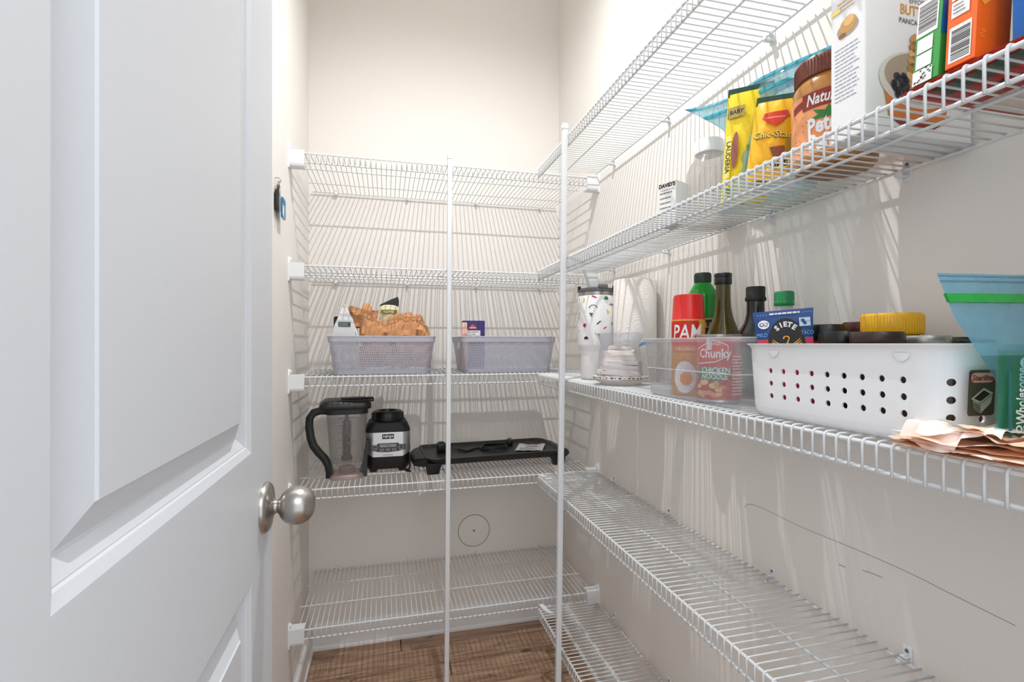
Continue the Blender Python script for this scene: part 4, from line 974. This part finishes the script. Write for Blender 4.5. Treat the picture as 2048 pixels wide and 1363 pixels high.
for va, vb, e in ((.835, .885, .0012),):
    loft(bm, [[bagpos(u, va, -1)+Vector((0, -e, 0)), bagpos(u, vb, -1)+Vector((0, -e, 0)), bagpos(u, vb, 1)+Vector((0, e, 0)), bagpos(u, va, 1)+Vector((0, e, 0))] for u in [k/20 for k in range(21)]])
obj('zip_seal', bm, ZS, o, smooth=False)
bm = BM(); tube(bm, [bagpos(k/20, .955, -1)+Vector((0, -.0004, 0)) for k in range(21)], .0007, 5); tube(bm, [bagpos(k/20, .985, -1)+Vector((0, -.0004, 0)) for k in range(21)], .0006, 5); obj('bag_hem', bm, CLB, o)
GRN = M('green_packet', (34, 134, 64), .4)
o = thing('green_packet', 'green food packet with white lettering inside the blue zip bag', 'packet', (.5490, .3025, FZ+.014), 0)
bm = BM(); pouch(bm, .112, .078, .012, 1., wr=.0008); obj('packet_body', bm, GRN, o)
p = Print(plane((0, -.0068, 0), (1, 0, 0), (0, 0, 1), (0, -1, 0)), eps=.0002)
p.rect(-.0555, -.0515, .004, .074, M('teal_packet_edge', (40, 104, 110))); p.text('Wholesome', .017, -.0405, .0400, WHT, rot=PI/2, bold=.015, sx=.56, shear=.2)
p.disc(-.0375, .0680, .0052, .0042, WHT, 16).text('GO', .0045, -.0375, .0680, GRN, rot=PI/2, bold=.03).ring(-.0445, .0130, .0022, .0036, WHT, 16).ring(-.0370, .0130, .0030, .0036, WHT, 16); p.done(o)

# peach paper napkins
PEACH = [M('peach_paper', (245, 214, 190), .9, bump=.15, scale=90), M('pale_peach_paper', (246, 228, 220), .9, bump=.15, scale=90), M('deep_peach_paper', (240, 200, 168), .9, bump=.15, scale=90)]
random.seed(5)
def napkins():
    o = thing('paper_napkins', 'crumpled pile of peach coloured paper napkins at the near end of the shelf', 'napkins', (.4960, .3250, FZ))
    lay = [  # (cx, cy, half x, half y, z, curl, material, rot)
        (.016, .000, .040, .052, .0015, .002, 2, .05), (.014, -.004, .038, .058, .0050, .003, 0, -.12), (.018, .006, .040, .050, .0080, .003, 2, .10), (.012, -.010, .036, .054, .0110, .004, 0, .2),
        (.006, .008, .028, .056, .0050, .004, 1, -.28), (.016, -.022, .036, .040, .0150, .008, 2, -.2), (.012, .002, .030, .036, .0165, .012, 1, .35), (.022, -.030, .034, .036, .020, .010, 0, .1)]
    for k, (cx, cy, hx_, hy_, z, cu, mi, rt) in enumerate(lay):
        bm = BM(); c, s = math.cos(rt), math.sin(rt)
        def f(u, v):
            a, b = (u-.5)*2*hx_, (v-.5)*2*hy_; x = cx+a*c-b*s; y = cy+a*s+b*c
            zz = z+cu*(noise.noise(Vector((x*26+k, y*30, k*1.7)))+.45*noise.noise(Vector((x*70, y*80, k))))+cu*.5*abs(math.sin(v*5+k))
            zz = max(.0006+.0009*k, zz)
            return Vector((x, y, zz))
        grid(bm, f, 16, 20); obj('napkin', bm, PEACH[mi], o, ang=30)
    # top napkin with a corner folded over the front rail, and a white pointed corner
    bm = BM()
    def g(u, v):
        b = -.034+.080*v; a = -.014+.048*u; z = .0265-.010*u+.006*math.sin(v*6+1)*(1-u)+.005*noise.noise(Vector((u*4, v*5, 3)))
        if u < .35: q = (.35-u)/.35; z -= .020*q*q*(1 if v > .35 else .55); a = -.006-.016*q*(.75+.25*v)
        return Vector((a+.004*math.sin(v*9), b, max(z, .002)))
    grid(bm, g, 18, 20); obj('napkin', bm, PEACH[1], o, ang=30)
    bm = BM(); loft(bm, [[(-.003, .094, .0018), (-.002, .094, .0026)], [(-.012, .055, .004), (-.011, .055, .0052)], [(.020, .020, .006), (.020, .020, .0072)], [(.012, .052, .005), (.012, .052, .0062)]], False, False)
    bm.free(); bm = BM()
    for dz in (0,):
        q = [(-.0065, .066, .0115), (-.012, .030, .0105), (.016, -.002, .0095), (.014, .035, .0105)]
        loft(bm, [q, [(a, b, c+.0008) for a, b, c in q]])
    obj('paper_corner', bm, WHT, o, smooth=False)
napkins()

# ------------------------------------------------------------------ right shelf, second highest
GZ = RZ[1]+.0020
# white box with black heading
o = thing('salt_box', 'small white box with black heading, left of the clear bottle on the upper shelf', 'box', (.577, .918, GZ), math.radians(25))
bm = BM(); box(bm, -.0225, .0225, -.020, .020, 0, .088, .001, 1); obj('box_body', bm, M('white_card', (236, 236, 236), .5, var=.01), o, smooth=False)
p = Print(plane((-.0225, .020, 0), (0, -1, 0), (0, 0, 1), (-1, 0, 0))); p.text("DAVID'S", .0105, .019, .080, BLKP, bold=.05, shear=.1); p.lines(.003, .038, .030, .070, 4, GRYP, h=.25); p.rect(.004, .036, .0705, .0715, GRYP); p.done(o)
# clear bottle with white cap
o = thing('water_jug', 'clear plastic jug with wide white cap, left of the bag of yellow packs', 'bottle', (.652, .9050, GZ))
bm = BM(); lathe(bm, [(.042, 0), (.045, .004), (.0455, .095), (.044, .112), (.038, .128), (.029, .140), (.0255, .147), (.0255, .160)], 36, cap1=False); obj('jug_body', bm, film('clear_jug_plastic', (232, 230, 228), .80, gloss_rough=.1), o, ang=50)
bm = BM(); lathe(bm, [(.0275, .150), (.0285, .151), (.0285, .175), (.0265, .1775), (.001, .1775)], 36); obj('white_cap', bm, WHT, o, ang=40)
bm = BM(); fa = facing(.652, .9050)
fm = cylm(.0462, fa+.25)
tube(bm, [fm(a*.026-.006, .072+b*.040, .001) for a, b in [(math.copysign(abs(math.cos(t))**.5, math.cos(t)), math.copysign(abs(math.sin(t))**.5, math.sin(t))) for t in [2*PI*k/36 for k in range(36)]]], .0013, 6, closed=True)
obj('grip_panel', bm, film('clear_grip', (240, 240, 240), .5), o)
# zip bag with yellow packs
o = thing('zip_bag', 'pale blue zip bag holding two yellow snack packs on the upper shelf', 'bag', (.622, .722, GZ), math.radians(-80))
def bag2(u, v, side):
    # local x runs from the far end (+Y, left in the photo) to the near end; z up; y towards the wall
    k = max(0, (v-.62)/.38); l = -.092-.118*k**1.1; r = .098+.006*k
    x = l+(r-l)*u; t = .058*(math.sin(PI*min(1, max(0, u)))**.5)*max(0, 1-v)**.5
    p = Vector((x, side*t*.5+.028*v, v*(.252-.030*u*0)))
    p.z += -.012*math.sin(PI*u)*k-.030*u*k
    w = math.sin(PI*u)*(1-.5*v)
    p.y += side*.006*w*(noise.noise(Vector((x*28, v*6, side)))+.6*noise.noise(Vector((x*75+v*8, v*16, side+3))))+.012*k*math.sin(u*7)
    return p
bm = BM()
BL2 = film('pale_blue_bag_film', (178, 216, 228), .60, gloss_rough=.08, tint=(228, 244, 247))
for side in (-1, 1): grid(bm, lambda u, v: bag2(u, v, side), 44, 36)
bmesh.ops.remove_doubles(bm, verts=bm.verts[:], dist=1e-6); obj('bag_film', bm, BL2, o, ang=30)
bm = BM()
for va, vb in ((.80, .835), (.955, 1.0)):
    loft(bm, [[bag2(u, va, -1)+Vector((0, -.001, 0)), bag2(u, vb, -1)+Vector((0, -.001, 0)), bag2(u, vb, 1)+Vector((0, .001, 0)), bag2(u, va, 1)+Vector((0, .001, 0))] for u in [k/24 for k in range(25)]])
obj('zip_seal', bm, film('aqua_zip', (80, 196, 212), .25), o, smooth=False)
YEL = M('yellow_foil', (238, 210, 26), .32); AMB = M('amber_foil', (244, 184, 20), .32); DG2 = M('dark_green_foil', (34, 74, 56), .35); REDP = M('red_badge', (206, 52, 30), .35); PINKB = M('sausage_print', (150, 88, 84)); GR3 = M('leaf_green_print', (44, 120, 52)); OLV = M('olive_print', (88, 78, 20))
def yellow_pack(name, label, loc, rot, w, h, t, mat, prints):
    o = thing(name, label, 'snack pack', loc, 0, None, rot)
    Sf = pouch_surface(w, h, t, 1., .55)
    bm = BM(); pouch(bm, w, h, t, 1., .55, wr=.0022, seed=w*100); obj('pack_body', bm, mat, o, ang=35)
    bm = BM(); box(bm, -w/2, w/2, -.0012, .0012, h-.004, h+.010); obj('crimped_end', bm, DG2, o, smooth=False)
    p = Print(lambda a, b, e: Sf(min(1, max(0, a/w+.5)), min(1, max(0, b/h)), -1)+Vector((0, -e-.0030, 0)), (.006, .010)); prints(p); p.done(o)
def pr1(p):
    p.rect(-.034, -.004, .150, .170, M('tan_print', (160, 140, 60))).text('BABY', .010, -.018, .160, BLKP, bold=.03)
    p.rect(-.033, -.022, .045, .120, M('pale_yellow_print', (246, 228, 120))).text('LAUDERIA', .012, -.0275, .082, OLV, rot=-PI/2, bold=.03)
    p.disc(-.015, .092, .0055, .032, PINKB, 18); p.disc(-.022, .024, .0052, .0062, GR3, 14); p.disc(-.021, .008, .0052, .0062, GR3, 14)
    p.rect(.004, .015, .050, .098, M('lime_print', (120, 170, 60)))
    for k in range(10): p.rect(.005, .014, .0515+k*.0045, .0535+k*.0045, GR3)
    p.rect(.018, .032, .015, .050, M('grey_green_print', (150, 150, 110))); p.disc(.024, .042, .0035, .0038, GR3, 10); p.disc(.024, .030, .0035, .0038, GR3, 10)
yellow_pack('snack_pack', 'tall bright yellow snack pack standing at the left inside the pale blue zip bag', (.612, .7560, GZ+.004), (0, math.radians(4), math.radians(-50)), .074, .196, .030, YEL, pr1)
def pr2(p):
    p.poly([(-.016, .106), (.018, .108), (.022, .098), (.004, .082), (-.018, .096)], REDP); p.rect(-.012, .016, .096, .0985, M('pale_red_print', (232, 130, 96)))
    p.text('Chic-Star', .015, .000, .068, OLV, bold=.03, rot=-.06); p.text('Chic-Star', .015, .0005, .069, M('pale_yellow_print', (0, 0, 0)), rot=-.06)
    p.poly([(.0, .048), (.020, .050), (.026, .034), (.008, .030)], M('brown_snack_print', (140, 74, 40))); p.poly([(-.004, .028), (.030, .032), (.030, .018), (.0, .012)], M('pale_yellow_print', (0, 0, 0))).text('LIME', .0125, .016, .022, BLKP, rot=.12, bold=.04)
    p.rect(.022, .030, .040, .062, M('tan_print', (0, 0, 0)))
yellow_pack('snack_pack', 'amber yellow snack pack with red badge, right half of the pale blue zip bag', (.602, .6850, GZ+.022), (math.radians(-4), math.radians(7), math.radians(-52)), .068, .130, .030, AMB, pr2)
# peanut butter jar
o = thing('peanut_butter_jar', 'peanut butter jar with ribbed brown lid and orange label', 'jar', (.611, .5690, GZ)); o.scale = (1.07, 1.07, 1.18); fa = facing(.611, .5690)-.22
bm = BM(); lathe(bm, [(.043, 0), (.0475, .004), (.0485, .010), (.0485, .086), (.0470, .096), (.0415, .104), (.0400, .107)], 44); obj('jar_body', bm, M('peanut_butter', (176, 122, 62), .22), o, ang=50)
bm = BM(); lathe(bm, [(.0435, .1045), (.0448, .1055), (.0448, .125), (.0430, .1275), (.001, .1275)], 44)
for k in range(72):
    t = 2*PI*k/72; tube(bm, [(.0448*math.cos(t), .0448*math.sin(t), .1065), (.0448*math.cos(t), .0448*math.sin(t), .124)], .0009, 4)
obj('ribbed_lid', bm, M('red_brown_cap', (112, 52, 34), .4), o, ang=50)
bm = BM(); lathe(bm, [(.0489, .012), (.0489, .083)], 44, cap0=False, cap1=False); obj('paper_label', bm, M('orange_label', (240, 158, 102), .4), o)
p = Print(cylm(.0491, fa), (.004, None)); MRN = M('maroon_print', (140, 40, 30))
p.poly([(-.044, .0665), (.020, .0765), (.020, .0830), (-.026, .0830), (-.026, .0775), (-.044, .0745)], MRN); p.poly([(-.026, .064), (.030, .064), (.030, .083), (-.026, .083)], MRN)
p.text('Natural', .0180, .000, .0735, WHT, bold=.02, shear=.25, sx=.74); p.poly([(-.022, .050), (-.006, .055), (-.012, .062), (.002, .058), (.006, .064), (.010, .057), (.022, .058), (.010, .050)], GR3)
p.text('Peter', .0255, .002, .0430, WHT, bold=.04, rot=.06, sx=.74); p.text('Pan', .0255, -.004, .0235, WHT, bold=.04, rot=.06, sx=.74)
for k in range(14): p.disc(-.042+.018*random.random(), .016+.046*random.random(), .0007, .0007, MRN, 6)
p.done(o)
# pancake mix box
o = thing('pancake_mix_box', 'tall white pancake mix box with recipe text on its side', 'box', (.529, .4515, GZ), math.radians(.5))
bm = BM(); box(bm, 0, .165, 0, .045, 0, .222, .0010, 1); obj('box_body', bm, M('white_box_card', (234, 234, 236), .45, var=.008), o, smooth=False)
p = Print(plane((0, .045, 0), (0, -1, 0), (0, 0, 1), (-1, 0, 0))); TXT = M('blue_grey_print', (128, 134, 156)); PCK = M('pancake_print', (196, 148, 84)); PC2 = M('pancake_dark', (140, 90, 40))
p.lines(.006, .039, .046, .112, 14, TXT, h=.22); p.disc(.023, .130, .014, .009, M('plate_grey', (168, 150, 130)), 20); p.disc(.024, .134, .011, .009, PCK, 18).disc(.025, .138, .007, .006, M('pancake_light', (222, 180, 112)), 14); p.disc(.016, .124, .005, .003, PC2, 10)
p.lines(.010, .038, .152, .166, 3, M('gold_print', (0, 0, 0)), h=.3); p.rect(.0, .018, .158, .222, M('pale_yellow_box', (240, 210, 80))) if False else None
p.rect(.001, .014, .1540, .159, M('pale_yellow_print', (0, 0, 0))); p.done(o)
p = Print(plane((0, 0, 0), (1, 0, 0), (0, 0, 1), (0, -1, 0)))
p.text('EFFORTLESS', .0085, .088, .1585, GRYP, bold=.01).text('BUTTERMILK', .0165, .090, .1465, M('mustard_print', (212, 152, 52)), bold=.02, sx=.82).text('PANCAKE & WAFFLE', .0085, .089, .1335, GRYP, bold=.02)
PG = M('plate_grey', (0, 0, 0))
p.poly([(.026, .052), (.128, .052), (.120, .020), (.104, .012), (.050, .012), (.034, .020)], M('bowl_orange', (214, 120, 48))).poly([(.034, .020), (.120, .020), (.104, .012), (.050, .012)], MRN)
p.disc(.077, .066, .058, .033, M('plate_pale', (214, 208, 204)), 34).disc(.078, .070, .051, .027, PG, 34)
for k in range(7): p.disc(.088-.001*k, .062+.0085*k, .030-.0022*k, .0085, (PCK, M('pancake_light', (222, 180, 112)), M('pancake_mid', (176, 124, 62)))[k % 3], 22)
BB = M('berry_print', (38, 38, 50)); B2 = M('berry_light', (66, 66, 84)); rnd = random.Random(9)
for k in range(26): a, b = .040+.030*rnd.random(), .046+.024*rnd.random(); p.disc(a, b, .0042, .0046, (BB, BB, B2)[k % 3], 9)
p.done(o, 'front_print')
# small dessert boxes and pouches at the near end
o = thing('dessert_box', 'small green and blue box with barcode side, beside the white pancake mix box', 'box', (.500, .3545, GZ+.0075), math.radians(-4), None, (math.radians(2), math.radians(3), math.radians(-4)))
GBX = M('green_card', (54, 156, 70), .35)
bm = BM(); box(bm, 0, .078, 0, .0245, 0, .080, .0007, 1); obj('box_body', bm, GBX, o, smooth=False)
p = Print(plane((0, .0245, 0), (0, -1, 0), (0, 0, 1), (-1, 0, 0))); p.rect(.001, .0215, .046, .079, WHT); p.bars(.0025, .020, .050, .076, 20, BLKP)
p.rect(.0028, .018, .030, .0435, WHT).rect(.0028, .018, .015, .0285, WHT).rect(.0005, .0195, .0, .0135, WHT); rnd = random.Random(2)
for k in range(16): a, b = .002+.016*rnd.random(), .001+.011*rnd.random(); p.poly([(a, b), (a+.0016, b+.0007), (a+.0012, b+.0020), (a-.0003, b+.0012)], BLKP)
p.done(o)
p = Print(plane((0, 0, 0), (1, 0, 0), (0, 0, 1), (0, -1, 0))); p.rect(.0, .078, .040, .0795, M('blue_card', (20, 104, 190), .35)); p.disc(.020, .074, .016, .010, WHT, 20); p.text('BRAND', .0065, .019, .0745, M('blue_card', (0, 0, 0)), bold=.03); p.disc(.016, .056, .010, .010, WHT, 20).disc(.018, .056, .008, .008, RD, 20); p.rect(.008, .0165, .008, .0185, WHT).lines(.009, .016, .009, .0175, 3, BLKP); p.done(o, 'front_print')
o = thing('dessert_box', 'bright orange box with white barcode panels, at the near end of the upper shelf', 'box', (.4985, .3235, GZ+.0075), math.radians(-2), None, (math.radians(2), math.radians(1.5), math.radians(-2)))
OBX = M('orange_card', (240, 104, 28), .35)
bm = BM(); box(bm, 0, .040, 0, .0245, 0, .088, .0007, 1); obj('box_body', bm, OBX, o, smooth=False)
p = Print(plane((0, .0245, 0), (0, -1, 0), (0, 0, 1), (-1, 0, 0))); p.rect(.003, .0215, .004, .036, WHT); p.bars(.005, .0205, .006, .033, 18, BLKP); p.rect(.004, .0190, .044, .058, WHT).rect(.004, .0190, .0595, .0735, WHT).rect(.004, .0215, .075, .087, WHT)
for k in range(14): a, b = .005+.014*rnd.random(), .0755+.009*rnd.random(); p.poly([(a, b), (a+.0018, b+.0006), (a+.0012, b+.0018), (a-.0003, b+.0012)], BLKP)
p.lines(.006, .0165, .046, .056, 3, GRYP).lines(.006, .0165, .0615, .0715, 3, GRYP); p.done(o)
p = Print(plane((0, 0, 0), (1, 0, 0), (0, 0, 1), (0, -1, 0))); p.poly([(.004, .050), (.016, .060), (.036, .062), (.038, .056), (.022, .056), (.008, .046)], M('light_orange_print', (250, 156, 50))); p.text('0g', .008, .0075, .022, M('light_orange_print', (0, 0, 0)), rot=PI/2); p.done(o, 'front_print')
o = thing('blue_pouch', 'blue and dark red pouch at the right edge of the upper shelf', 'pouch', (.562, .3060, GZ+.0075), math.radians(2))
bm = BM(); pouch(bm, .098, .092, .014, 1., wr=.001); obj('pouch_body', bm, M('blue_card', (0, 0, 0)), o)
p = Print(plane((0, -.0078, 0), (1, 0, 0), (0, 0, 1), (0, -1, 0)), eps=.0003); p.rect(-.018, .040, .006, .086, M('pale_card', (226, 208, 214))).rect(-.015, .040, .008, .084, M('dark_red_card', (140, 26, 48))); p.text('0g', .010, -.026, .040, M('pale_blue_dots', (0, 0, 0)), rot=PI/2); p.text('0000', .006, -.034, .040, M('pale_blue_dots', (0, 0, 0)), rot=PI/2); p.done(o)
o = thing('flat_pouch', 'flat red and white pouch lying under the small boxes on the upper shelf', 'pouch', (.583, .3200, GZ+.0004))
bm = BM(); loft(bm, [rrect(.086, .066, .008, .0018, 4), rrect(.088, .068, .008, .0036, 4), rrect(.082, .062, .008, .0062, 4)]); obj('pouch_body', bm, M('red_pouch', (176, 36, 34), .35), o)
p = Print(plane((0, 0, .0018), (1, 0, 0), (0, 1, 0), (0, 0, -1)), eps=.0002)
p.rect(.002, .084, -.060, .062, M('pale_pouch', (226, 216, 204))).poly([(-.02, -.03), (.03, -.05), (.05, -.01), (.0, .02)], M('red_pouch', (0, 0, 0))).rect(-.070, -.045, -.05, .05, M('dark_green_foil', (0, 0, 0))); p.text('SNACK', .016, -.022, 0, BLKP, rot=PI/2, bold=.03); p.done(o)

# ------------------------------------------------------------------ pantry ceiling lampholder (above the frame; its bulb is the pantry light)
o = thing('ceiling_lampholder', 'white round lampholder on the ceiling above the shelves', 'lamp', (LX, LY, ZC))
bm = BM(); lathe(bm, [(.060, 0), (.060, -.012), (.030, -.040), (.026, -.070), (.024, -.072), (.001, -.072)], 32); obj('holder', bm, PLAS, o)
